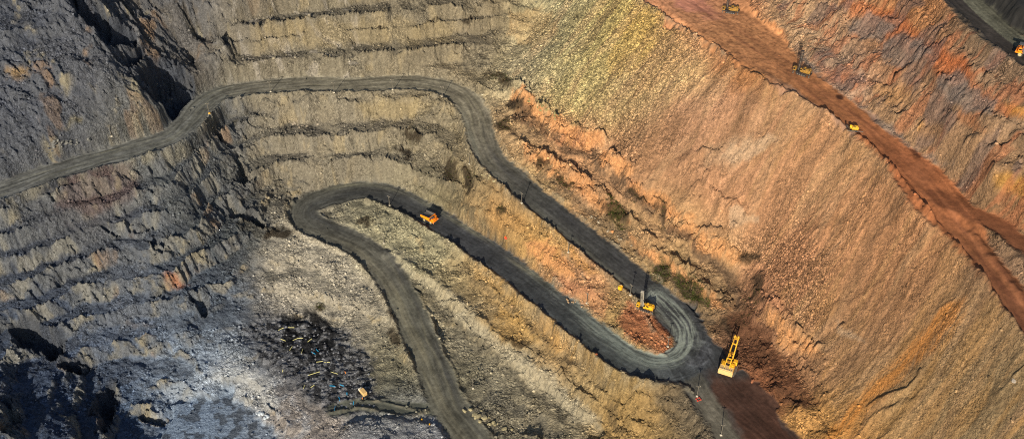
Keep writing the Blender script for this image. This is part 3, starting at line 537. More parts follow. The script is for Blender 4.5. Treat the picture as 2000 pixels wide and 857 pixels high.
mix(M_RIDGE * sst(.15, .4, fbm(ra / 3, rb / 3, 4, 640)) * (1 - sst(150, 260, V)), '7c5030', .55); mix(M_RIDGE * (1 - sst(.5, 1.3, blob(1350, 6, 60, 18, 20))), 'd48a70', .7)
road_col(mE, [(0, '8c5430'), (100, '68442f')], fE)
def tracks(m, f, k):
    global COL
    o = f[0] * f[3]; a_ = fbm(o / 1.6 + f[2] / 16 + perlin(f[2] / 30, o / 20, 651), f[2] / 60, 2, 650); b_ = fbm(o / 1.6 - f[2] / 19 + perlin(f[2] / 30, o / 20, 653), f[2] / 60, 2, 652)
    t_ = sst(.25, .6, a_) + sst(.25, .6, b_) - sst(.3, .6, -a_); p_ = fbm(X / 13, Y / 13, 4, 654, .6)
    COL = COL * (1 + m * k * (.22 * t_ + .30 * p_ + .12 * nf))[..., None]
road_col(mR2, [(0, '2e2d2c'), (100, '2e2d2c')], fR2); road_col(mR, [(0, '5e5c4c'), (200, '5e5c4c')], fR)
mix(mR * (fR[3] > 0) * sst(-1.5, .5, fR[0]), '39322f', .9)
road_col(mP, [(0, '3f4144'), (30, '44403c'), (60, '453730'), (120, '44302a'), (300, '42302a')], fP); mix(M_LOW * (1 - sst(700, 735, V)), '3d4042', .9); mix(M_LOW * sst(-12, 12, UU - 1392 - .55 * (VV - 760)) * sst(715, 750, VV), '4a3024', .8)
road_col(mQ, [(0, '4a4a44'), (20, '625e52'), (200, '68604e')], fQ)
road_col(mS, [(0, '55574d'), (200, '4c4e48')], fS)
road_col(mB, [(0, '43474a'), (60, '474c4a'), (200, '45474a'), (330, '52524b'), (450, '605e53'), (lenB * .75, '605f53'), (lenB, '5a594e')], fB)
road_col(mA, [(0, '6e6c66'), (200, '706e64'), (lenA * .45, '857f6c'), (lenA * .62, '827b68'), (lenA * .75, '4a4a45'), (lenA * .9, '3d3e3e'), (lenA, '44474a')], fA)
def lane(m, f, o0, wd, h, k, s0=0, s1=1e5):
    q_ = int(o0 * 10 + 200); o = f[0] * f[3] + 2.4 * fbm(f[2] / 45, f[2] * 0, 2, 620 + q_); k = k * np.clip(.75 + 1.1 * perlin(f[2] / 32, f[2] * 0 + q_, 622), .1, 1.2)
    mix(m * np.exp(-((o - o0) / wd) ** 2) * sst(s0 - 30, s0 + 30, f[2]) * (1 - sst(s1 - 30, s1 + 30, f[2])) * (.7 + .5 * RUTS), h, k)
for o0 in (-7, -2.5, 2.2, 6.5): lane(mA, fA, o0, .9, '38372f', .75, 0, lenA * .72)
for o0 in (-5, 0, 4.3): lane(mA, fA, o0, .7, '7d785f', .5, 0, lenA * .7)
lane(mA, fA, 7.5, 2.2, '6b6a5c', .8, lenA * .6, lenA * .97); lane(mA, fA, -3, 4, '35363a', .6, lenA * .66, lenA)
lane(mB, fB, 7.5, 2.0, '7c7a66', .8, 120, 340); lane(mB, fB, 7.5, 4.5, '70776c', .7, 0, 140); lane(mB, fB, -3, 5, '2f3236', .7, 90, 380)
lane(mB, fB, 4, 3.2, '7a745e', .6, 380, 620); lane(mB, fB, -7, 2.5, '34363a', .7, 330, 560)
for o0 in (-4, 2, 6): lane(mB, fB, o0, .8, '77725c', .5, 430, 2000)
for o0 in (-1, -6): lane(mB, fB, o0, 1.2, '3a3a38', .6, 430, 2000)
for o0 in (-4, 0, 4): lane(mD, fD, o0, 1.5, '5c3424', .5); 
for o0 in (-2, 5): lane(mD, fD, o0, .9, 'b07048', .4)
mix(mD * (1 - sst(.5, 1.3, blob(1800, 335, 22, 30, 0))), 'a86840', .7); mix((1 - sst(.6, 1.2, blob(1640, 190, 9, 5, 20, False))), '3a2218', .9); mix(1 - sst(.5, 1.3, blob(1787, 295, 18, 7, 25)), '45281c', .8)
for m_, f_ in ((mA, fA), (mB, fB), (mP, fP), (mR, fR)): tracks(m_, f_, 1.0)
tracks(mDD, fD, .6)
# swept turning circle at the lower bend
cen = np.array(at(1272, 655, 0)); rd = np.hypot(X - cen[0], (Y - cen[1]) * .9)
turn = np.maximum(mA, np.maximum(mB, mP)) * (X > cen[0] - 6) * (fA[2] > 0)
tr = np.maximum(mA, mB) * ((V > 640) & (U > 1180) & (U < 1400))
fW = line_field([(1085, 572, -7.5), (1140, 612, -5), (1190, 652, -3), (1235, 683, -1.5), (1280, 700, -.5), (1318, 694, 0), (1338, 668, 0), (1334, 638, 1), (1312, 608, 2.5), (1285, 580, 4)], 20, 8)
swo = np.maximum(np.maximum(mA, mB), M_LOW); so_ = fW[0] * fW[3]; sw_ = fbm(so_ / 1.8 + .6 * perlin(fW[2] / 18, so_ / 9, 632), fW[2] / 28, 4, 631, .7)
mix((1 - sst(3, 9, fW[0])) * sst(0, 60, fW[2]) * swo * sst(-.5, .35, sw_), '889186', .8); mix((1 - sst(3, 12, fW[0])) * swo * sst(.2, .5, sw_), 'a0a698', .35)
mix(tr * .3 * np.exp(-((rd - 19) / 5.0) ** 2) * sst(-1, .2, fbm(rd / 1.4, np.arctan2(Y - cen[1], X - cen[0]) * 2, 3, 630)), '7d877c', .9)
mix(BERM * sst(-.5, .1, nz) * (U < 1420), '857c66', .6)
COL = np.clip(COL, .008, .8)
STONY = np.clip(RUB * (1 - ROADM) * (1 - M_PAD * .5) * (1 - M_FLR), 0, 1)
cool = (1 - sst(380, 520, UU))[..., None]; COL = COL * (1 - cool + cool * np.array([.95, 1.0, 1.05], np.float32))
COL = COL * (1 - .18 * M_T1 * (1 - ROADM) - .10 * M_T2 * (1 - ROADM) - .05 * M_DUMP)[..., None]
LC = COL.mean(-1, keepdims=True)
COL = np.clip((LC + (COL - LC) * .92) * .82, .006, .8)

# ------------------------------------------------------------------ terrain mesh
def grid_mesh(name):
    ny, nx = X.shape; me = bpy.data.meshes.new(name)
    co_ = np.stack([X, Y, Z], -1).astype(np.float32).ravel()
    me.vertices.add(nx * ny); me.vertices.foreach_set("co", co_)
    i = np.arange((ny - 1) * (nx - 1)); r, c = i // (nx - 1), i % (nx - 1); a = r * nx + c
    q = np.stack([a, a + 1, a + 1 + nx, a + nx], -1).astype(np.int32).ravel()
    me.loops.add(q.size); me.loops.foreach_set("vertex_index", q)
    me.polygons.add(i.size); me.polygons.foreach_set("loop_start", (i * 4).astype(np.int32))
    me.polygons.foreach_set("use_smooth", np.ones(i.size, bool))
    me.update(calc_edges=True)
    at_ = me.attributes.new("rock_colour", 'FLOAT_COLOR', 'POINT')
    at_.data.foreach_set("color", np.concatenate([COL, np.ones(COL.shape[:2] + (1,), np.float32)], -1).astype(np.float32).ravel())
    for nm, arr in (("stony", STONY), ("road", ROADM)):
        t = me.attributes.new(nm, 'FLOAT', 'POINT'); t.data.foreach_set("value", arr.astype(np.float32).ravel())
    return me
def N(nt, t, **k):
    n_ = nt.nodes.new(t)
    for a, b in k.items(): setattr(n_, a, b)
    return n_
def terrain_material():
    m = bpy.data.materials.new("pit_rock"); m.use_nodes = True; nt = m.node_tree; L = nt.links.new
    bs = nt.nodes["Principled BSDF"]; bs.inputs["Roughness"].default_value = .95; bs.inputs["Specular IOR Level"].default_value = .15
    ac = N(nt, "ShaderNodeAttribute", attribute_name="rock_colour"); st = N(nt, "ShaderNodeAttribute", attribute_name="stony"); rd_ = N(nt, "ShaderNodeAttribute", attribute_name="road")
    tc = N(nt, "ShaderNodeTexCoord")
    def vor(s, f='F1'):
        v = N(nt, "ShaderNodeTexVoronoi", feature=f); v.inputs["Scale"].default_value = s; L(tc.outputs["Object"], v.inputs["Vector"]); return v
    def noi(s, d, r=.65):
        v = N(nt, "ShaderNodeTexNoise"); v.inputs["Scale"].default_value = s; v.inputs["Detail"].default_value = d; v.inputs["Roughness"].default_value = r; L(tc.outputs["Object"], v.inputs["Vector"]); return v
    def math_(op, a, b=None, c=None):
        n_ = N(nt, "ShaderNodeMath", operation=op)
        for k, x in enumerate((a, b, c)):
            if x is None: continue
            if isinstance(x, (int, float)): n_.inputs[k].default_value = x
            else: L(x, n_.inputs[k])
        return n_.outputs[0]
    v1, v2, n1 = vor(.85), vor(1.9), noi(.35, 10, .7)
    def cr(fac, lo, hi, a, b):
        n_ = N(nt, "ShaderNodeMapRange"); L(fac, n_.inputs[0])
        for k, x in enumerate((lo, hi, a, b)): n_.inputs[k + 1].default_value = x
        return n_.outputs[0]
    sep = N(nt, "ShaderNodeSeparateColor"); L(v1.outputs["Color"], sep.inputs[0]); sep2 = N(nt, "ShaderNodeSeparateColor"); L(v2.outputs["Color"], sep2.inputs[0])
    peb = math_('MULTIPLY', cr(sep.outputs[0], 0, 1, .55, 1.65), cr(sep2.outputs[1], 0, 1, .65, 1.4))
    edge = cr(v1.outputs["Distance"], .25, .75, 1.08, .72)
    peb = math_('MULTIPLY', peb, edge)
    sa = cr(st.outputs["Fac"], 0, 1, .2, 1.0); sa = math_('MULTIPLY', sa, cr(rd_.outputs["Fac"], 0, 1, 1, .06))
    fac = math_('ADD', 1.0, math_('MULTIPLY', math_('SUBTRACT', peb, 1.0), sa))
    nn = cr(n1.outputs["Fac"], .3, .7, .78, 1.22)
    fac = math_('MULTIPLY', fac, nn)
    vm = N(nt, "ShaderNodeVectorMath", operation='SCALE'); L(ac.outputs["Color"], vm.inputs[0]); L(fac, vm.inputs["Scale"])
    L(vm.outputs[0], bs.inputs["Base Color"])
    h = math_('MULTIPLY', math_('SUBTRACT', .6, v1.outputs["Distance"]), math_('MULTIPLY', sa, 1.1))
    h = math_('ADD', h, math_('MULTIPLY', math_('SUBTRACT', .6, v2.outputs["Distance"]), math_('MULTIPLY', sa, .6)))
    h = math_('ADD', h, math_('MULTIPLY', n1.outputs["Fac"], cr(rd_.outputs["Fac"], 0, 1, 2.2, .25)))
    b = N(nt, "ShaderNodeBump"); b.inputs["Strength"].default_value = 1.0; b.inputs["Distance"].default_value = 1.0; L(h, b.inputs["Height"]); L(b.outputs[0], bs.inputs["Normal"])
    return m
ter = bpy.data.objects.new("ground", grid_mesh("ground")); SC.collection.objects.link(ter); ter["kind"] = "structure"
ter.data.materials.append(terrain_material())

# ------------------------------------------------------------------ loose rock
def stone_shapes(k, seed):
    rs = np.random.RandomState(seed); bm_ = bmesh.new(); bmesh.ops.create_icosphere(bm_, subdivisions=1, radius=1.0)
    bv = np.array([v.co[:] for v in bm_.verts]); bf = np.array([[v.index for v in f.verts] for f in bm_.faces]); bm_.free(); out = []
    for _ in range(k):
        v = bv.copy()
        for _c in range(7):                              # shear flat faces off a ball
            n_ = rs.normal(size=3); n_ /= np.linalg.norm(n_); d = rs.uniform(.45, .8); h = v @ n_ - d
            v = v - np.maximum(h, 0)[:, None] * n_
        out.append(v * rs.uniform(.75, 1.25, 3))
    return out, bf
SHAPES, SF = stone_shapes(12, 3)
def stone_mat():
    m = bpy.data.materials.new("loose_rock"); m.use_nodes = True; nt = m.node_tree; L = nt.links.new
    bs = nt.nodes["Principled BSDF"]; bs.inputs["Roughness"].default_value = .95; bs.inputs["Specular IOR Level"].default_value = .15
    a = N(nt, "ShaderNodeAttribute", attribute_name="rock_colour"); tc = N(nt, "ShaderNodeTexCoord"); no = N(nt, "ShaderNodeTexNoise"); no.inputs["Scale"].default_value = 1.3; no.inputs["Detail"].default_value = 6
    L(tc.outputs["Object"], no.inputs["Vector"]); mr = N(nt, "ShaderNodeMapRange"); L(no.outputs["Fac"], mr.inputs[0])
    for k, x in enumerate((.3, .7, .75, 1.25)): mr.inputs[k + 1].default_value = x
    vm = N(nt, "ShaderNodeVectorMath", operation='SCALE'); L(a.outputs["Color"], vm.inputs[0]); L(mr.outputs[0], vm.inputs["Scale"]); L(vm.outputs[0], bs.inputs["Base Color"])
    b = N(nt, "ShaderNodeBump"); b.inputs["Strength"].default_value = .5; L(no.outputs["Fac"], b.inputs["Height"]); L(b.outputs[0], bs.inputs["Normal"])
    return m
STONE = stone_mat()
def sample(G, x, y):
    i = np.clip(np.searchsorted(XS, x) - 1, 0, len(XS) - 2); j = np.clip(np.searchsorted(YS, y) - 1, 0, len(YS) - 2)
    tx, ty = (x - XS[i]) / (XS[i + 1] - XS[i]), (y - YS[j]) / (YS[j + 1] - YS[j])
    if G.ndim == 3: tx, ty = tx[:, None], ty[:, None]
    return (G[j, i] * (1 - tx) + G[j, i + 1] * tx) * (1 - ty) + (G[j + 1, i] * (1 - tx) + G[j + 1, i + 1] * tx) * ty
def rubble(name, n_, dens, smin, smax, power, bright, seed):
    rs = np.random.RandomState(seed)
    x = rs.uniform(-380, 380, n_); y = rs.uniform(250, 748, n_); k = rs.rand(n_) < sample(dens, x, y); x, y = x[k], y[k]
    z = sample(Z, x, y); s = smin + (smax - smin) * rs.rand(len(x)) ** power
    c = sample(COL, x, y) * (bright * (.5 + 1.05 * rs.rand(len(x)) ** 1.3))[:, None]
    m = len(x); sh = np.array(SHAPES)[rs.randint(0, len(SHAPES), m)]; a, b = rs.rand(m) * 6.283, rs.rand(m) * 6.283
    ca, sa, cb, sb = np.cos(a), np.sin(a), np.cos(b), np.sin(b)
    vx, vy, vz = sh[..., 0], sh[..., 1], sh[..., 2]
    vy, vz = vy * cb[:, None] - vz * sb[:, None], vy * sb[:, None] + vz * cb[:, None]
    vx, vy = vx * ca[:, None] - vy * sa[:, None], vx * sa[:, None] + vy * ca[:, None]
    V_ = np.stack([vx * s[:, None] + x[:, None], vy * s[:, None] + y[:, None], vz * s[:, None] * .85 + (z + s * .25)[:, None]], -1)
    nv = V_.shape[1]; F_ = (SF[None] + (np.arange(m) * nv)[:, None, None]).reshape(-1, 3)
    me = bpy.data.meshes.new(name); me.vertices.add(m * nv); me.vertices.foreach_set("co", V_.astype(np.float32).ravel())
    me.loops.add(F_.size); me.loops.foreach_set("vertex_index", F_.astype(np.int32).ravel()); me.polygons.add(len(F_)); me.polygons.foreach_set("loop_start", (np.arange(len(F_)) * 3).astype(np.int32))
    me.polygons.foreach_set("use_smooth", np.zeros(len(F_), bool)); me.update(calc_edges=True)
    t = me.attributes.new("rock_colour", 'FLOAT_COLOR', 'POINT'); cc = np.repeat(np.concatenate([c, np.ones((m, 1))], 1), nv, 0); t.data.foreach_set("color", cc.astype(np.float32).ravel())
    me.materials.append(STONE); o = bpy.data.objects.new(name, me); SC.collection.objects.link(o)
    o["kind"] = "stuff"; return o
nr = np.maximum(1 - sst(0, .3, ROADM), .7 * sst(.2, .6, BERM)) + .012 * (ROADM > .5) * (1 - M_FLR) * (OUT <= 0)
cl = np.clip(.15 + 1.4 * fbm(X / 9, Y / 9, 3, 700), 0, 1)
o = rubble("rubble", 190000, nr * np.clip((STONY + .02 * ROADM) * .75 * cl + .04 + .3 * ROCK * 0 + .3 * LEDGE + .6 * BERM, 0, 1) * (1 - .7 * M_DUMP * sst(1280, 1500, UU)), .28, 1.25, 3.0, 1.12, 11)
o["label"] = "loose broken rubble strewn over the benches and slopes"; o["category"] = "rubble"

# ------------------------------------------------------------------ things: materials and builders
def mat(name, col, rough=.6, metal=0, dirt=.35, dirtcol='6b5a44', scale=1.2):
    m = bpy.data.materials.get(name)
    if m: return m
    m = bpy.data.materials.new(name); m.use_nodes = True; nt = m.node_tree; L = nt.links.new; bs = nt.nodes["Principled BSDF"]
    bs.inputs["Roughness"].default_value = rough; bs.inputs["Metallic"].default_value = metal
    tc = N(nt, "ShaderNodeTexCoord"); no = N(nt, "ShaderNodeTexNoise"); no.inputs["Scale"].default_value = scale; no.inputs["Detail"].default_value = 8; no.inputs["Roughness"].default_value = .7; L(tc.outputs["Object"], no.inputs["Vector"])
    mr = N(nt, "ShaderNodeMapRange"); L(no.outputs["Fac"], mr.inputs[0]); mr.inputs[1].default_value = .4; mr.inputs[2].default_value = .75; mr.inputs[3].default_value = 0; mr.inputs[4].default_value = dirt
    mx = N(nt, "ShaderNodeMix", data_type='RGBA'); L(mr.outputs[0], mx.inputs["Factor"]); mx.inputs["A"].default_value = (*hexc(col), 1); mx.inputs["B"].default_value = (*hexc(dirtcol), 1); L(mx.outputs["Result"], bs.inputs["Base Color"])
    return m
YEL = mat('yellow_paint', 'e8ac14', .6, dirt=.6, dirtcol='7a5c2c'); ORG = mat('orange_paint', 'ff8c08', .45, dirt=.3); CRM = mat('dusty_cream_paint', 'd2ae70', .75, dirt=.6, dirtcol='8c6c48'); DRK = mat('dark_steel', '26262a', .6, .3); GRY = mat('grey_steel', '77756e', .55, .4)
RUBR = mat('tyre_rubber', '1c1c1c', .9, dirt=.5, dirtcol='5a5548'); GLS = mat('dark_glass', '10161c', .1, dirt=.1); RIM = mat('wheel_rim', 'b0a478', .6); WOOD = mat('grey_timber', '5e5a50', .85); BLK = mat('black_steel', '15151a', .7); BED = mat('worn_bed_steel', '5c5a58', .6, .3)
WHT = mat('dusty_white', 'cfc9b8', .7); RED = mat('red_paint', 'd8402c', .6); CONC = mat('pale_concrete', 'b8b09c', .9); MSTL = mat('pale_mast_steel', 'a8a292', .7); BLU = mat('blue_plastic', '1aa3d8', .5, dirt=.15); PYL = mat('pale_yellow_plastic', 'd2cc88', .5, dirt=.2); SKIN = mat('skin', 'a87858', .7, dirt=0)
class MB:
    def __init__(s): s.b = bmesh.new()
    def box(s, c, d, rz=0, ry=0, rx=0, bev=.06, taper=None):
        M_ = Matrix.Translation(c) @ Matrix.Rotation(rz, 4, 'Z') @ Matrix.Rotation(ry, 4, 'Y') @ Matrix.Rotation(rx, 4, 'X')
        t = bmesh.new(); bmesh.ops.create_cube(t, size=1)
        for v in t.verts:
            if taper and v.co.z > 0: v.co.x *= taper[0]; v.co.y *= taper[1]
            v.co = Vector((v.co.x * d[0], v.co.y * d[1], v.co.z * d[2]))
        if bev: bmesh.ops.bevel(t, geom=t.edges[:], offset=min(bev, min(d) * .3), segments=1, affect='EDGES')
        t.transform(M_); me = bpy.data.meshes.new("t"); t.to_mesh(me); s.b.from_mesh(me); bpy.data.meshes.remove(me); t.free(); return s
    def cyl(s, a, b, r1, r2=None, seg=12):
        a, b = Vector(a), Vector(b); d = b - a; M_ = Matrix.Translation((a + b) / 2) @ d.to_track_quat('Z', 'Y').to_matrix().to_4x4()
        bmesh.ops.create_cone(s.b, cap_ends=True, segments=seg, radius1=r1, radius2=r1 if r2 is None else r2, depth=d.length, matrix=M_); return s
    def poly(s, pts, w0, w1, axis='y'):
        """profile in x-z extruded along y from w0 to w1"""
        vs = [[s.b.verts.new((p[0], w, p[1])) for p in pts] for w in (w0, w1)]
        n_ = len(pts); s.b.faces.new(vs[0]); s.b.faces.new(vs[1][::-1])
        for k in range(n_): s.b.faces.new((vs[0][k], vs[1][k], vs[1][(k + 1) % n_], vs[0][(k + 1) % n_]))
        bmesh.ops.recalc_face_normals(s.b, faces=s.b.faces[:]); return s
    def build(s, name, m, parent=None):
        me = bpy.data.meshes.new(name); s.b.to_mesh(me); s.b.free(); me.materials.append(m); o = bpy.data.objects.new(name, me); SC.collection.objects.link(o); o.parent = parent; return o
def tag(o, label=None, cat=None, group=None, kind=None):
    for k, v in (("label", label), ("category", cat), ("group", group), ("kind", kind)):
        if v: o[k] = v
    return o
def thing(name, label, cat, loc=(0, 0, 0), rz=0, group=None):
    o = bpy.data.objects.new(name, None); SC.collection.objects.link(o); o.empty_display_size = .5; o.location = loc; o.rotation_euler = (0, 0, rz); return tag(o, label, cat, group)
def copy_tree(o, parent=None):
    c = o.copy(); SC.collection.objects.link(c); c.parent = parent
    for ch in list(o.children): copy_tree(ch, c)
    return c
def seat(o, L=5, W_=3, lift=0.0):
    """stand a machine on the ground under its footprint"""
    x, y, rz = o.location.x, o.location.y, o.rotation_euler.z; c, s_ = math.cos(rz), math.sin(rz)
    f, b = ground(x + c * L, y + s_ * L), ground(x - c * L, y - s_ * L); l, r_ = ground(x - s_ * W_, y + c * W_), ground(x + s_ * W_, y - c * W_)
    tl = lambda q: max(-.05, min(.05, q)); o.location.z = (f + b + l + r_) / 4 + lift; o.rotation_euler = (tl(math.atan2(l - r_, 2 * W_)), tl(-math.atan2(f - b, 2 * L)), rz)

# --- haul trucks (x forward)
def haul_truck(label):
    t = thing('haul_truck', label, 'dump truck', group='haul trucks on the roads')
    MB().box((0, 0, 1.7), (9.6, 2.2, .7)).box((3.9, 0, 1.9), (1.6, 5.0, .9)).cyl((-2.6, -2.6, 1.35), (-2.6, 2.6, 1.35), .45).cyl((3.0, -2.6, 1.35), (3.0, 2.6, 1.35), .35).build('chassis', BLK, t)
    MB().box((4.0, -.8, 2.9), (2.4, 2.6, 1.7), bev=.15).box((4.3, 0, 2.2), (2.6, 5.8, .5)).box((3.0, 2.4, 2.6), (2.0, 1.0, .5)).box((3.0, -2.4, 2.6), (2.0, 1.0, .5)).box((3.4, -.9, 4.0), (1.2, 1.6, .6)).build('hood', ORG, t)
    cabo = MB().box((3.5, 1.75, 3.8), (2.0, 1.9, 1.9), bev=.12, taper=(.9, .92)).build('cab', ORG, t)
    MB().box((4.46, 1.75, 4.0), (.12, 1.5, .85), bev=0).box((3.5, 2.68, 4.0), (1.4, .12, .8), bev=0).box((3.5, .83, 4.0), (1.3, .1, .8), bev=0).build('windscreen', GLS, cabo)
    b = MB(); fl = [(-5.4, 3.6), (-5.2, 3.35), (1.9, 2.55), (2.6, 4.9), (2.5, 5.1), (1.6, 3.0)]
    b.poly([(-5.6, 3.55), (1.9, 2.5), (1.75, 2.9), (-5.6, 3.85)], -3.0, 3.0)
    b.poly([(1.5, 2.55), (1.85, 2.55), (2.75, 5.3), (2.4, 5.3)], -3.0, 3.0); b.poly([(2.3, 5.1), (5.0, 5.25), (5.0, 5.42), (2.3, 5.35)], -2.9, -.1)
    bed = b.build('dump_bed', BED, t)
    for s_ in (-1, 1):
        MB().poly([(-5.7, 3.5), (1.9, 2.45), (2.8, 5.35), (-5.5, 5.1)], 3.0 * s_, 3.22 * s_).build('bed_side', ORG if s_ < 0 else BED, bed)
    MB().box((2.6, 0, 5.3), (.4, 6.4, .3)).build('bed_rail', ORG, bed)
    for x, y, wd in ((3.0, 2.35, 1.0), (3.0, -2.35, 1.0), (-2.6, 2.1, 1.7), (-2.6, -2.1, 1.7)):
        wh = MB().cyl((x, y - wd / 2, 1.4), (x, y + wd / 2, 1.4), 1.4, seg=22).build('wheel', RUBR, t); sg = 1 if y > 0 else -1
        MB().cyl((x, y + sg * wd / 2, 1.4), (x, y + sg * (wd / 2 + .08), 1.4), .85, seg=16).build('rim', RIM, wh)
    for y in (-2.2, 2.2): MB().box((5.62, y, 2.3), (.1, .6, .35)).build('headlight', WHT, t)
    b = MB()
    for y in (-2.8, -1.4, 0): b.cyl((5.4, y, 2.4), (5.4, y, 3.4), .05, seg=6)
    b.cyl((5.4, -2.8, 3.4), (5.4, 0, 3.4), .05, seg=6).cyl((5.4, -2.9, 1.2), (5.4, -1.9, 2.4), .08, seg=6); b.build('handrail', ORG, t)
    return t
tr1 = haul_truck('orange haul truck with an empty bed driving along the middle road')
p = spot(840, 431); tr1.location = p; tr1.rotation_euler = (0, 0, math.atan2(-.60, .80)); seat(tr1, 3, 2.3)
tr2 = copy_tree(tr1); tr2['label'] = 'haul truck on the upper right road, cut by the frame edge'
p = spot(2004, 112); tr2.location = p; tr2.rotation_euler = (0, 0, math.atan2(.55, -.84)); seat(tr2, 3, 2.3)

# --- rope shovel
def shovel():
    t = thing('rope_shovel', 'big yellow rope shovel at the foot of the brown wall beside the lower bend', 'mining shovel')
    for s_ in (-1, 1):
        c = MB().poly([(-4.2, .3), (-3.6, 0), (3.6, 0), (4.2, .3), (4.3, 1.1), (3.6, 1.6), (-3.6, 1.6), (-4.3, 1.1)], s_ * 2.4, s_ * 3.8).build('crawler_track', BLK, t)
        for k in range(5): MB().cyl((-3 + k * 1.5, s_ * 3.78, .6), (-3 + k * 1.5, s_ * 3.95, .6), .42).build('track_roller', GRY, c)
    MB().cyl((0, 0, 1.3), (0, 0, 2.2), 2.3, seg=24).box((0, 0, 1.0), (3.6, 5.2, .9)).build('turntable', BLK, t)
    h = MB().box((-2.2, 0, 4.2), (9.0, 8.2, 3.9), bev=.25).build('machinery_house', mat('house_yellow', 'd89a24', .7, dirt=.8, dirtcol='7c5830'), t)
    MB().box((-4.5, 0, 6.35), (4.4, 7.9, .5), bev=.18).box((-6.9, 0, 4.3), (.9, 8.4, 3.9), bev=.2).build('counterweight_cover', CRM, h)
    for k in range(7): MB().box((-6.0, -3.0 + k, 6.75), (.7, .6, .25)).build('roof_vent', GRY, h)
    MB().box((-1.4, 2.6, 6.5), (3.4, 1.6, .8)).build('roof_housing', YEL, h); MB().box((-.9, -2.4, 6.4), (5.0, 2.8, .9)).build('roof_housing', YEL, h); MB().cyl((-1.2, -2.6, 6.7), (-1.2, -2.6, 7.5), 1.0, seg=16).build('fan_housing', YEL, h)
    MB().box((-1.0, -.2, 6.15), (3.2, 3.0, .12)).build('roof_hatch', BLK, h)
    cb = MB().box((2.9, -3.5, 5.6), (2.8, 2.4, 3.0), bev=.15).build('cab', YEL, t); MB().box((4.32, -3.5, 5.9), (.1, 2.0, 1.4), bev=0).box((3.0, -4.73, 5.9), (2.0, .1, 1.2), bev=0).build('windscreen', GLS, cb)
    b = MB()
    for s_ in (-1, 1):                                    # gantry
        b.cyl((1.4, s_ * 1.5, 6.0), (-.3, s_ * 1.2, 11.0), .22, seg=8).cyl((-4.6, s_ * 1.5, 6.2), (-.4, s_ * 1.2, 11.0), .22, seg=8)
    b.box((-.35, 0, 11.0), (.7, 3.0, .5)); b.cyl((-2.2, -1.4, 8.9), (-2.2, 1.4, 8.9), .15, seg=8); b.build('gantry', YEL, t)
    b = MB()
    for s_ in (-1, 1):
        A0, A1 = Vector((2.4, s_ * 1.5, 3.2)), Vector((16.4, s_ * 1.05, 13.6)); d = A1 - A0
        b.box((A0 + A1) / 2, (d.length, .55, 1.0), rz=math.atan2(d.y, d.x), ry=-math.atan2(d.z, math.hypot(d.x, d.y)))
    for q in (.12, .3, .75, .95): b.box((2.4 + 14 * q, 0, 3.2 + 10.4 * q), (.9, 2.8, .6), ry=-.64)
    bo = b.build('boom', YEL, t)
    b = MB()
    for s_ in (-1, 1): b.cyl((16.9, s_ * 1.0 - .3, 14.0), (16.9, s_ * 1.0 + .3, 14.0), 1.05, seg=20)
    b.box((16.3, 0, 14.3), (1.3, 3.4, .5)).build('point_sheave', mat('sheave_yellow', 'd09a18', .5), bo)
    b = MB()
    for y in (-.9, .9):
        b.cyl((-.3, y, 11.1), (16.4, y * .9, 14.6), .07, seg=6); b.cyl((.6, y * .4, 6.4), (16.6, y * .4, 14.9), .06, seg=6)
        b.cyl((17.6, y * .5, 13.6), (13.4, y * .6, 4.6), .06, seg=6)
    b.build('rope', BLK, bo)
    b = MB()
    for s_ in (-1, 1): b.box((9.4, s_ * .95, 5.4), (8.0, .4, .7), ry=.36)
    hd = b.box((8.6, 0, 6.6), (1.6, 2.6, 1.6)).build('dipper_handle', mat('handle_yellow', 'c8901c', .6), t)
    MB().poly([(12.2, 4.8), (15.0, 4.3), (14.7, 1.5), (12.8, 1.1), (11.8, 2.4)], -1.7, 1.7).box((14.8, 0, 4.4), (.8, 3.3, .3)).build('dipper_bucket', DRK, hd)
    b = MB()
    for x in (-6, -4, -2, 0, 2): b.cyl((x, -4.6, 2.6), (x, -4.6, 3.7), .05, seg=6)
    b.cyl((-6, -4.6, 3.7), (2, -4.6, 3.7), .05, seg=6).box((-2, -4.6, 2.5), (8.6, 1.0, .12)).build('side_walkway', GRY, t)
    b = MB().cyl((.5, -5.3, 2.4), (.5, -5.3, 5.2), .08, seg=6).cyl((-4.2, -5.3, 2.4), (.5, -5.3, 5.2), .09, seg=6).cyl((-4.2, -5.1, 2.4), (-4.2, -4.2, 2.4), .08, seg=6); b.build('boarding_stair', GRY, t)
    return t
sh = shovel(); p = spot(1420, 722); sh.location = p; sh.rotation_euler = (0, 0, math.radians(90 - 24)); seat(sh, 3.6, 3.2); sh.scale = (.88, .98, .88)

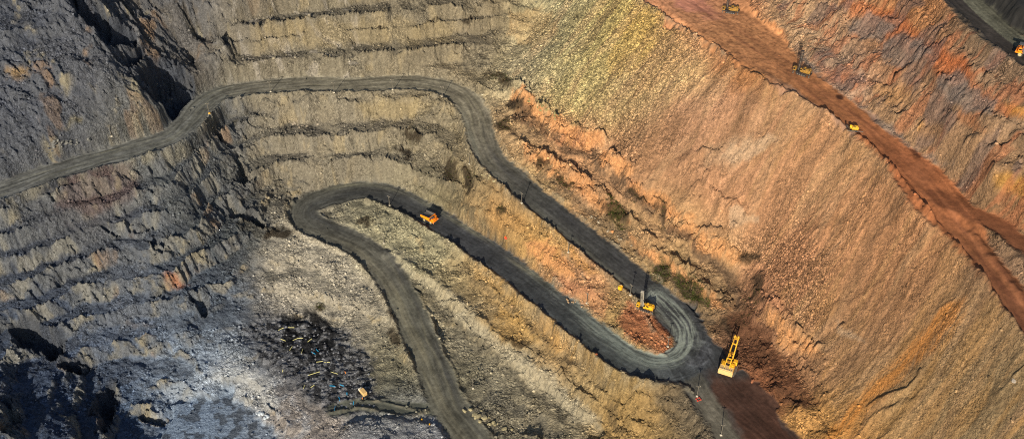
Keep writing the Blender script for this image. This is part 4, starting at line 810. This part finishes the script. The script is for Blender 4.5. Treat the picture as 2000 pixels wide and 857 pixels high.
# --- drill rigs
def drill(label, body, big=True, mast=12.0, lattice=GRY):
    t = thing('drill_rig', label, 'drill rig', group='drill rigs in the pit')
    for s_ in (-1, 1):
        c = MB().poly([(-3.2, .25), (-2.7, 0), (2.7, 0), (3.2, .25), (3.2, .9), (2.7, 1.2), (-2.7, 1.2), (-3.2, .9)], s_ * 1.5, s_ * 2.3).build('crawler_track', BLK, t)
        for k in range(4): MB().cyl((-2.1 + k * 1.4, s_ * 2.28, .5), (-2.1 + k * 1.4, s_ * 2.4, .5), .34).build('track_roller', GRY, c)
    MB().box((0, 0, 1.5), (11.0, 4.2, .5)).build('deck', DRK, t)
    h = MB().box((2.2, .2, 2.9), (5.0, 3.2, 2.3), bev=.18).box((3.0, -.4, 4.2), (1.6, 1.4, .6)).build('engine_house', body, t)
    for x, y, q in ((1.0, .9, .5), (1.9, -.9, .45), (3.9, 1.0, .5), (4.4, -.3, .45)): MB().cyl((x, y, 4.0), (x, y, 4.6), q, seg=12).build('air_filter', body, h)
    MB().cyl((2.0, .6, 4.1), (2.0, .6, 5.5), .16, seg=8).build('exhaust_pipe', BLK, h)
    MB().box((1.4, -1.5, 4.12), (2.0, .8, .12)).build('roof_grille', BLK, h)
    cb = MB().box((-4.6, -1.0, 3.0), (1.9, 2.0, 2.4), bev=.12).build('cab', body, t); MB().box((-5.57, -1.0, 3.3), (.1, 1.6, 1.2), bev=0).box((-4.6, -2.03, 3.3), (1.3, .1, 1.1), bev=0).build('windscreen', GLS, cb)
    MB().box((-4.4, 1.3, 2.4), (1.8, 1.2, 1.3)).build('dust_collector', body, t); MB().box((-1.2, 1.6, 2.3), (1.4, .8, 1.1)).build('tool_box', body, t); MB().cyl((-1.2, -1.5, 2.6), (.4, -1.5, 2.6), .5).build('air_tank', body, t)
    b = MB(); x0 = -2.6
    for a in (-.65, .65):
        for c in (-.55, .55): b.cyl((x0 + a, c, 1.2), (x0 + a, c, mast), .11, seg=6)
    k = 0; z = 1.6
    while z < mast - 1.0:
        for (a, c, d, e) in ((-.65, -.55, .65, -.55), (.65, .55, -.65, .55), (-.65, .55, -.65, -.55), (.65, -.55, .65, .55)): b.cyl((x0 + a, c, z), (x0 + d, e, z + 1.0), .06, seg=5)
        z += 1.0
    ms = b.box((x0, 0, mast + .15), (1.7, 1.5, .5)).build('mast', lattice, t)
    MB().cyl((x0, 0, .2), (x0, 0, mast - 1), .16, seg=8).build('drill_string', GRY, ms); MB().box((x0, 0, mast * .62), (.9, .8, 1.2)).build('rotary_head', DRK, ms)
    for y in (-1, 1): MB().cyl((.4, y, 2.0), (x0 + .6, y * .6, mast * .6), .09, seg=6).build('mast_strut', DRK, t)
    for x in (-5.0, 4.8):
        for y in (-1.7, 1.7):
            MB().cyl((x, y, .15), (x, y, 2.4), .16, seg=8).cyl((x, y, 0), (x, y, .2), .5, seg=12).build('levelling_jack', GRY, t)
    b = MB()
    for x in (0, 1.8, 3.6, 5.3): b.cyl((x, -2.05, 1.7), (x, -2.05, 2.8), .04, seg=5)
    b.cyl((0, -2.05, 2.8), (5.3, -2.05, 2.8), .04, seg=5).build('handrail', body, t)
    return t
d1 = drill('bright yellow drill rig with raised grey mast on the red mound inside the lower bend', YEL, mast=13.5, lattice=MSTL)
d1.location = spot(1262, 603); d1.rotation_euler = (0, 0, math.atan2(-.50, .86)); seat(d1, 3, 2)
DY = mat('weathered_yellow_paint', '9a7226', .75, dirt=.95, dirtcol='2c2620', scale=.9)
d2 = drill('dark drill rig with tall mast on the red ridge road, shadow up the bank', DY, mast=14.5, lattice=BLK)
d2.location = spot(1566, 146); d2.rotation_euler = (0, 0, math.atan2(-.55, .83)); seat(d2, 3, 2)
d3 = copy_tree(d2); d3['label'] = 'drill rig at the top edge of the picture, its mast cut off by the frame'
d3.location = spot(1427, 25); d3.rotation_euler = (0, 0, math.atan2(-.35, .93)); seat(d3, 3, 2)
# compact rig with its feed boom lowered
def small_rig():
    t = thing('crawler_drill', 'small yellow crawler drill with black lowered boom on the edge of the ridge road', 'drill rig', group='drill rigs in the pit')
    for s_ in (-1, 1): MB().poly([(-2.0, .2), (-1.7, 0), (1.7, 0), (2.0, .2), (2.0, .7), (1.7, .9), (-1.7, .9), (-2.0, .7)], s_ * .9, s_ * 1.5).build('crawler_track', BLK, t)
    MB().box((.6, 0, 1.9), (3.6, 2.2, 1.7), bev=.15).box((.9, .2, 2.9), (1.8, 1.2, .4)).build('engine_house', mat('dusty_yellow_paint', 'd8a020', .7, dirt=.8, dirtcol='6c4c28'), t)
    cb = MB().box((-1.7, .5, 2.1), (1.3, 1.2, 2.0), bev=.1).build('cab', YEL, t); MB().box((-2.38, .5, 2.4), (.08, 1.0, 1.0), bev=0).build('windscreen', GLS, cb)
    MB().box((.2, -.2, 2.85), (.9, .7, .25)).build('roof_grille', BLK, t)
    b = MB().cyl((-2.0, -.3, 1.6), (-4.0, -.3, 2.6), .28, seg=8).box((-4.2, -.3, 2.8), (.8, .9, 1.6)); b.build('boom', BLK, t)
    b = MB()
    for a in (-.2, .2): b.cyl((-4.2, -2.3 + a, 1.1), (4.8, -2.3 + a, 1.1), .09, seg=6)
    for k in range(12): b.cyl((-4 + k * .75, -2.5, 1.1), (-3.6 + k * .75, -2.1, 1.1), .05, seg=5)
    b.build('feed_beam', GRY, t); MB().cyl((-3.6, -.5, 2.2), (-3.4, -2.3, 1.2), .14, seg=6).build('beam_arm', BLK, t); MB().cyl((1.5, -.9, 1.2), (1.5, -2.3, 1.1), .1, seg=6).build('beam_arm', BLK, t)
    return t
d4 = small_rig(); d4.location = spot(1666, 256); d4.rotation_euler = (0, 0, math.radians(-4)); seat(d4, 2, 1.3)

# --- field transformer booth
t = thing('transformer_booth', 'small yellow transformer booth at the roadside left of the bright yellow drill rig', 'booth', spot(1211, 566), math.radians(-30))
MB().box((0, 0, .35), (2.9, 2.3, .3)).build('skid', DRK, t); bd = MB().box((0, 0, 1.7), (2.3, 1.8, 2.4), bev=.08).build('cabinet', YEL, t)
MB().box((.5, -.93, 1.6), (.9, .06, 1.9), bev=0).build('door', mat('door_yellow', 'd29a14', .6), bd); MB().poly([(-1.35, 2.9), (0, 3.5), (1.35, 2.9)], -1.1, 1.1).build('roof', YEL, t)
for x in (-.6, 0, .6): MB().cyl((x, .6, 3.2), (x, .6, 3.9), .09, seg=6).build('insulator', WHT, t)
# --- red switch cabinet by the middle road
t = thing('switch_cabinet', 'small red switch cabinet on legs beside the middle road', 'cabinet', spot(988, 468), math.radians(-35))
MB().box((0, 0, 1.5), (1.6, 1.1, 1.5), bev=.06).build('cabinet', RED, t); MB().box((-.55, 0, 2.35), (.6, 1.0, .25)).build('hood', ORG, t)
for x in (-.65, .65):
    for y in (-.4, .4): MB().cyl((x, y, 0), (x, y, .8), .06, seg=6).build('leg', DRK, t)
MB().cyl((.3, .2, 2.2), (.3, .2, 4.2), .06, seg=6).build('post', DRK, t)

# --- power poles
def power_pole():
    t = thing('power_pole', 'pole', 'utility pole', group='power poles along the roads')
    MB().box((0, 0, .35), (1.5, 1.3, .7), bev=.12, taper=(.7, .7)).build('footing', CONC, t)
    MB().cyl((0, 0, 0), (0, 0, 9.0), .24, .17, seg=8).build('shaft', WOOD, t)
    a = MB().box((0, 0, 8.3), (2.4, .22, .26), bev=.02).cyl((-.7, 0, 8.25), (0, 0, 7.5), .04, seg=5).cyl((.7, 0, 8.25), (0, 0, 7.5), .04, seg=5).build('crossarm', WOOD, t)
    for x in (-.95, 0, .95): MB().cyl((x, 0, 8.35), (x, 0, 8.75), .09, seg=6).build('insulator', CONC, a)
    return t
pp = power_pole()
POLES = [(409, 223, 20, 'power pole on the upper road where it bends round the dark crags'), (529, 180, 0, 'leftmost power pole on the straight stretch of the upper road'), (653, 183, 0, 'power pole beside the upper road above the pale rock face'),
         (767, 176, 0, 'power pole on the lower edge of the upper road, second left of its sharp bend'), (864, 189, -10, 'power pole on the inner edge of the upper road just left of its sharp bend'), (917, 322, -50, 'power pole on the broken rock just after the upper road turns downhill'),
         (1019, 399, -50, 'power pole on the lower berm of the descending road, above the ochre rock'), (761, 402, -25, 'power pole on the berm inside the hairpin, left of the orange haul truck'), (1110, 493, -45, 'power pole on a pale footing by the orange strip of the island'),
         (1146, 593, -40, 'power pole on the lower slope of the island between the two roads'), (1231, 578, -40, 'power pole standing between the booth and the bright yellow drill rig'), (1304, 677, 0, 'power pole at the tip of the red mound in the lower bend'),
         (1361, 774, 0, 'power pole with red frame footing below the lower bend'), (1408, 850, 0, 'power pole at the bottom edge beside the grey track'), (924, 758, 10, 'power pole right of the lowest road in the pit'),
         (220, 272, 20, 'small pole above the upper road on the dark left slope'), (750, 476, -35, 'power pole on the right edge of the lowest road below the hairpin')]
for k, (u, v, a, lab) in enumerate(POLES):
    o = pp if k == 0 else copy_tree(pp); q = spot(u, v); o.location = (q.x, q.y, q.z - .15); o.rotation_euler = (0, 0, math.radians(a)); o['label'] = lab
q = spot(1364, 780); t = thing('footing_frame', 'red steel frame lying around the foot of a pole below the lower bend', 'frame', q, .4)
MB().box((0, -.9, .25), (3.0, .25, .3)).box((0, .9, .25), (3.0, .25, .3)).build('beam', RED, t); MB().box((-1.0, 0, .4), (.25, 2.0, .25)).box((1.0, 0, .4), (.25, 2.0, .25)).build('cross_beam', RED, t)
q = spot(410, 227); t = thing('road_sign', 'small yellow sign on the berm where the upper road bends', 'sign', q, .3)
MB().cyl((0, 0, 0), (0, 0, 2.0), .07, seg=6).build('post', GRY, t); MB().box((0, 0, 2.0), (1.3, .08, 1.0), bev=.02).build('panel', YEL, t)

# --- explosives van and crew on the pad
t = thing('box_truck', 'beige box truck parked on the right side of the dark blast pad', 'truck', spot(709, 769), math.radians(128))
MB().box((0, 0, .8), (6.6, 2.0, .35)).build('chassis', BLK, t); MB().box((-.9, 0, 2.35), (4.6, 2.6, 2.6), bev=.12).build('box_body', CRM, t)
cb = MB().box((2.6, 0, 1.75), (1.7, 2.3, 1.7), bev=.2).build('cab', WHT, t); MB().box((3.44, 0, 2.0), (.06, 1.9, .7), bev=0).build('windscreen', GLS, cb)
for x in (-2.0, 2.4):
    for y in (-1.05, 1.05):
        wh = MB().cyl((x, y - .17, .5), (x, y + .17, .5), .5, seg=14).build('wheel', RUBR, t); MB().cyl((x, y * 1.17, .5), (x, y * 1.2, .5), .25, seg=10).build('rim', RIM, wh)
def person(u, v, rz, jacket, trousers, label, bend=.15):
    q = spot(u, v); me = bpy.data.meshes.new("person")
    V_ = [(0, 0, .95), (0, 0, 1.15), (bend * .4, 0, 1.35), (bend * .6, 0, 1.47), (bend * .7, 0, 1.56), (bend * .8, 0, 1.68), (0, .1, .9), (.03, .12, .5), (-.03, .13, .08), (.14, .13, .03), (0, -.1, .9), (.12, -.12, .5), (.08, -.13, .08), (.24, -.13, .03),
          (bend * .5, .2, 1.4), (.1, .27, 1.12), (.32, .24, 1.0), (bend * .5, -.2, 1.4), (.08, -.28, 1.12), (.3, -.22, 1.05)]
    E_ = [(0, 1), (1, 2), (2, 3), (3, 4), (4, 5), (0, 6), (6, 7), (7, 8), (8, 9), (0, 10), (10, 11), (11, 12), (12, 13), (3, 14), (14, 15), (15, 16), (3, 17), (17, 18), (18, 19)]
    R_ = [.15, .14, .16, .09, .07, .11, .1, .07, .05, .05, .1, .07, .05, .05, .07, .05, .04, .07, .05, .04]
    me.from_pydata(V_, E_, []); o = bpy.data.objects.new("person", me); SC.collection.objects.link(o); o.location = q; o.rotation_euler = (0, 0, rz); tag(o, label, 'person')
    sk = o.modifiers.new("skin", 'SKIN'); o.modifiers.new("sub", 'SUBSURF').levels = 1
    for k_, rr_ in enumerate(R_): me.skin_vertices[0].data[k_].radius = (rr_, rr_)
    me.skin_vertices[0].data[0].use_root = True; me.materials.append(SKIN)
    MB().box((bend * .3, 0, 1.22), (.36, .52, .56), bev=.1, taper=(.85, .85)).build('jacket', jacket, o); MB().box((0, 0, .86), (.3, .4, .22), bev=.08).cyl((0, .11, .8), (-.02, .13, .1), .12, .08, 10).cyl((.03, -.11, .8), (.08, -.13, .1), .12, .08, 10).build('trousers', trousers, o)
    MB().cyl((bend * .8, 0, 1.7), (bend * .8, 0, 1.82), .15, .09, 12).build('helmet', jacket if jacket is ORG else YEL, o); return o
person(708, 780, 1.2, RED, YEL, 'worker in red jacket and yellow trousers standing in front of the beige box truck')
person(675, 729, 2.5, ORG, ORG, 'worker in orange overalls bending over a blast hole, above the blue sleeves', .5)
# --- blast holes, sleeves
rs = random.Random(5)
def drift(n_, reg):
    out = []
    while len(out) < n_:
        u, v = rs.uniform(reg[0], reg[2]), rs.uniform(reg[1], reg[3])
        if 1.15 * (u - 560) - 60 > (v - 600) * 1.0 + 60 and v < 640: continue
        if (v - 640) < -.2 * (u - 560) - 30 or (v > 690 + .75 * (u - 560) + 25) or (u > 640 and v < 640 + (u - 640) * 1.0): continue
        if all((u - a) ** 2 + (v - b) ** 2 > 60 for a, b in out): out.append((u, v))
    return out
cone = None; HM = mat('drill_cuttings', '6e7074', .95, dirt=.4, dirtcol='55565a')
for u, v in drift(105, (545, 628, 735, 800)):
    q = spot(u, v)
    if cone is None:
        b = bmesh.new(); prof = [(.95, -.1), (.7, .22), (.45, .42), (.28, .42), (.2, .1), (0, .05)]; rings = []
        for rr_, zz in prof: rings.append([b.verts.new((max(rr_, .01) * math.cos(a_ * .5236) * (1 + .12 * math.sin(a_ * 2.1)), max(rr_, .01) * math.sin(a_ * .5236), zz)) for a_ in range(12)])
        for i in range(len(rings) - 1):
            for a_ in range(12): b.faces.new((rings[i][a_], rings[i][(a_ + 1) % 12], rings[i + 1][(a_ + 1) % 12], rings[i + 1][a_]))
        me = bpy.data.meshes.new('blast_hole_mound'); b.to_mesh(me); b.free(); me.materials.append(HM); cone = o = bpy.data.objects.new('blast_hole_mound', me)
        tag(o, 'small ring of grey drill cuttings round a blast hole on the dark pad', 'blast hole', 'rings of cuttings round the blast holes')
    else: o = cone.copy()
    SC.collection.objects.link(o); o.location = q; o.rotation_euler = (0, 0, rs.uniform(0, 6)); k_ = rs.uniform(.55, 1.0); o.scale = (k_, k_, k_)
def sleeves(lst, m, label, group):
    first = None
    for (u0, v0, u1, v1) in lst:
        a, b_ = spot(u0, v0), spot(u1, v1); d = b_ - a; L_ = max(1.0, d.length)
        if first is None:
            w_ = MB().cyl((-.5, 0, 0), (.5, 0, 0), .17, seg=8); o = first = w_.build('plastic_sleeve', m); tag(o, label, 'plastic sleeve', group)
        else: o = first.copy(); SC.collection.objects.link(o)
        o.location = (a + b_) / 2 + Vector((0, 0, .28)); o.scale = (L_, 1, 1); o.rotation_euler = (0, -math.asin(max(-1, min(1, d.z / L_))), math.atan2(d.y, d.x))
sleeves([(609, 688, 616, 692), (644, 753, 655, 754), (664, 751, 672, 754), (662, 775, 664, 783), (690, 791, 691, 784), (653, 801, 655, 793), (678, 768, 678, 772), (618, 683, 622, 687)], BLU, 'short bright blue plastic sleeve lying on the dark blast pad', 'blue sleeves on the blast pad')
sleeves([(544, 645, 554, 641), (549, 664, 558, 666), (572, 665, 581, 661), (581, 662, 592, 662), (601, 668, 609, 662), (566, 684, 571, 677), (589, 690, 592, 682), (618, 707, 631, 706), (634, 708, 645, 708), (602, 733, 625, 727), (593, 760, 596, 753), (607, 757, 614, 752), (552, 727, 553, 722), (563, 641, 575, 640), (646, 727, 660, 731)],
        PYL, 'pale yellow plastic sleeve lying on the dark blast pad', 'pale sleeves on the blast pad')
for (u, v, lab) in ((824, 820, 'yellow barrel standing by the spur track at the pit bottom, left one'), (839, 829, 'dull yellow barrel by the spur track at the pit bottom, right one')):
    t = thing('barrel', lab, 'barrel', spot(u, v)); MB().cyl((0, 0, 0), (0, 0, .95), .42, seg=14).build('drum', YEL, t); MB().cyl((0, 0, .3), (0, 0, .36), .45, seg=14).cyl((0, 0, .62), (0, 0, .68), .45, seg=14).build('hoop', DRK, t)

# --- single boulders
def boulder(u, v, s_, col, label, group=None, name='boulder'):
    x = SHAPES[rs.randrange(len(SHAPES))]; q = spot(u, v); me = bpy.data.meshes.new(name); sc_ = [s_ * rs.uniform(.75, 1.2), s_ * rs.uniform(.7, 1.1), s_ * rs.uniform(.55, .85)]
    b = bmesh.new(); vs = [b.verts.new((p_[0] * sc_[0], p_[1] * sc_[1], p_[2] * sc_[2])) for p_ in x]
    for f in SF: b.faces.new([vs[i] for i in f])
    b.to_mesh(me); b.free(); t = me.attributes.new("rock_colour", 'FLOAT_COLOR', 'POINT'); c = hexc(col) * rs.uniform(.75, 1.2)
    t.data.foreach_set("color", np.tile(np.append(c, 1), len(x)).astype(np.float32)); me.materials.append(STONE)
    o = bpy.data.objects.new(name, me); SC.collection.objects.link(o); o.location = q + Vector((0, 0, sc_[2] * .4)); o.rotation_euler = (rs.uniform(-.3, .3), rs.uniform(-.3, .3), rs.uniform(0, 6)); tag(o, label, 'boulder', group)
def cluster(n_, u0, v0, u1, v1, spread, smin, smax, col, label, group):
    for k in range(n_):
        t_ = rs.random(); boulder(u0 + (u1 - u0) * t_ + rs.gauss(0, spread), v0 + (v1 - v0) * t_ + rs.gauss(0, spread * .5), rs.uniform(smin, smax), col, label, group)
cluster(20, 112, 290, 185, 278, 6, .9, 2.0, '6a6a66', 'dark grey boulder in the row above the left stretch of the upper road', 'boulders above the left stretch of road')
cluster(14, 40, 325, 110, 300, 7, .7, 1.4, '55565a', 'small dark boulder near the left edge above the upper road', 'small boulders at the left edge above the road')
cluster(10, 506, 808, 520, 815, 5, .9, 1.7, 'b4bcc0', 'pale boulder heaped at the edge of the pit floor', 'pale boulders beside the pit floor')
cluster(22, 905, 800, 985, 838, 7, .9, 2.1, '8f8668', 'blocky tan boulder in the pile right of the lowest road', 'blocky boulders right of the lowest road')
cluster(12, 555, 240, 635, 246, 7, .9, 1.8, '8a8070', 'grey boulder on the ledge below the pale rock face', 'boulders on the ledge below the upper road')
cluster(16, 1035, 198, 1095, 232, 7, .8, 1.7, '7d7650', 'olive boulder at the foot of the greenish spoil slope', 'boulders at the foot of the greenish spoil')
cluster(9, 935, 338, 965, 356, 5, .8, 1.7, '9c9270', 'broken tan slab beside the downhill bend of the upper road', 'slabs beside the downhill bend')
cluster(14, 1108, 585, 1160, 602, 5, .7, 1.3, 'a58a6a', 'rock in the line below the island, along the middle road', 'rocks edging the island')
cluster(14, 1152, 424, 1236, 486, 3, .6, 1.3, '9b8e78', 'pale rock along the right edge of the descending road', 'rocks along the right edge of the descending road')
cluster(12, 300, 150, 370, 215, 16, .8, 1.5, '5c5c58', 'dark boulder around the black hollows above the road bend', 'boulders round the dark hollows')
for a in [(535, 116, 1.8, '8c8470', 'round tan boulder on the first bench above the road, left of its neighbour'), (577, 115, 2.0, '8c8470', 'round tan boulder on the first bench above the road, right of its neighbour'), (567, 135, 1.5, '8a826e', 'round boulder just above the upper road, below the bench pair'),
          (633, 134, 1.6, '8c8470', 'round boulder just above the upper road, alone in the rubble'), (943, 189, 1.5, 'b0a890', 'white boulder at the outside of the sharp bend'), (1197, 454, 2.0, 'b07c50', 'tan orange boulder beside the descending road'),
          (1977, 748, 2.4, 'b4a898', 'pale slab lying on the spoil slope near the right edge'), (1165, 692, 1.0, 'a06040', 'rust brown rock on the slope below the middle road'), (1047, 8, 1.6, '6e6a5a', 'dark boulder at the top edge above the pale outcrop'), (1470, 745, 1.6, '8a5a40', 'brown rock at the pad edge below the shovel'),
          (1000, 600, 1.6, 'a08460', 'large tan rock on the slope between the middle and lowest roads')]: boulder(*a)

# ------------------------------------------------------------------ dry scrub on the benches
def scrub():
    rg = np.random.RandomState(21); Vs, Cs = [], []
    for (u, v, ru, rv, a, n_, g) in [(1203, 415, 30, 12, 52, 420, .7), (1245, 380, 22, 6, 25, 120, .2), (1290, 530, 22, 16, 20, 300, .7), (1352, 566, 44, 13, 35, 620, .8), (972, 152, 30, 8, 20, 200, .2), (985, 245, 16, 12, 30, 150, .2), (880, 330, 10, 22, -20, 150, .2), (915, 340, 12, 20, -20, 150, .2),
                                     (806, 262, 14, 10, 30, 100, .2), (1055, 320, 7, 12, -20, 70, .2), (1100, 355, 24, 7, 30, 140, .3), (978, 408, 8, 6, 0, 60, .3), (625, 598, 10, 6, 0, 90, .5), (1292, 415, 8, 18, -20, 110, .2), (1110, 490, 36, 5, 45, 110, .5), (1460, 600, 20, 26, 20, 140, .3)]:
        c0, s0 = math.cos(math.radians(a)), math.sin(math.radians(a))
        for _ in range(n_):
            r_, th = math.sqrt(rg.rand()), rg.rand() * 6.283; du, dv = r_ * ru * math.cos(th), r_ * rv * math.sin(th)
            q = at(u + du * c0 - dv * s0, v + du * s0 + dv * c0, ZREF[(u, v)]); x, y = q[0], q[1]; z = ground(x, y); R_ = rg.uniform(.35, .95)
            col = (hexc('4a5224') if rg.rand() < g else hexc('4a3c28')) * rg.uniform(.5, 1.3)
            for _l in range(16):
                d = rg.normal(size=3); d /= np.linalg.norm(d); d[2] = abs(d[2]); c = np.array([x, y, z]) + d * R_ * rg.uniform(.5, 1) * np.array([1, 1, .9]); e1 = rg.normal(size=3); e2 = rg.normal(size=3)
                k = R_ * .26; Vs += [c + e1 * k * .5, c - e1 * k * .5 + e2 * k * .4, c + e2 * k * .8 + np.array([0, 0, k * .5])]; Cs += [col * rg.uniform(.7, 1.4)] * 3
    me = bpy.data.meshes.new('scrub'); n_ = len(Vs); me.vertices.add(n_); me.vertices.foreach_set("co", np.array(Vs, np.float32).ravel()); me.loops.add(n_); me.loops.foreach_set("vertex_index", np.arange(n_, dtype=np.int32))
    me.polygons.add(n_ // 3); me.polygons.foreach_set("loop_start", (np.arange(n_ // 3) * 3).astype(np.int32)); me.update(calc_edges=True)
    t = me.attributes.new("rock_colour", 'FLOAT_COLOR', 'POINT'); t.data.foreach_set("color", np.concatenate([np.array(Cs), np.ones((n_, 1))], 1).astype(np.float32).ravel()); me.materials.append(STONE)
    o = bpy.data.objects.new('scrub', me); SC.collection.objects.link(o); o['kind'] = 'stuff'; o['label'] = 'dry dark scrub growing in patches on the benches'; o['category'] = 'scrub'
ZREF = {}
for (u, v) in [(1203, 415), (1245, 380), (1290, 530), (1352, 566), (972, 152), (985, 245), (880, 330), (915, 340), (806, 262), (1055, 320), (1100, 355), (978, 408), (625, 598), (1292, 415), (1110, 490), (1460, 600)]: ZREF[(u, v)] = spot(u, v).z
scrub()
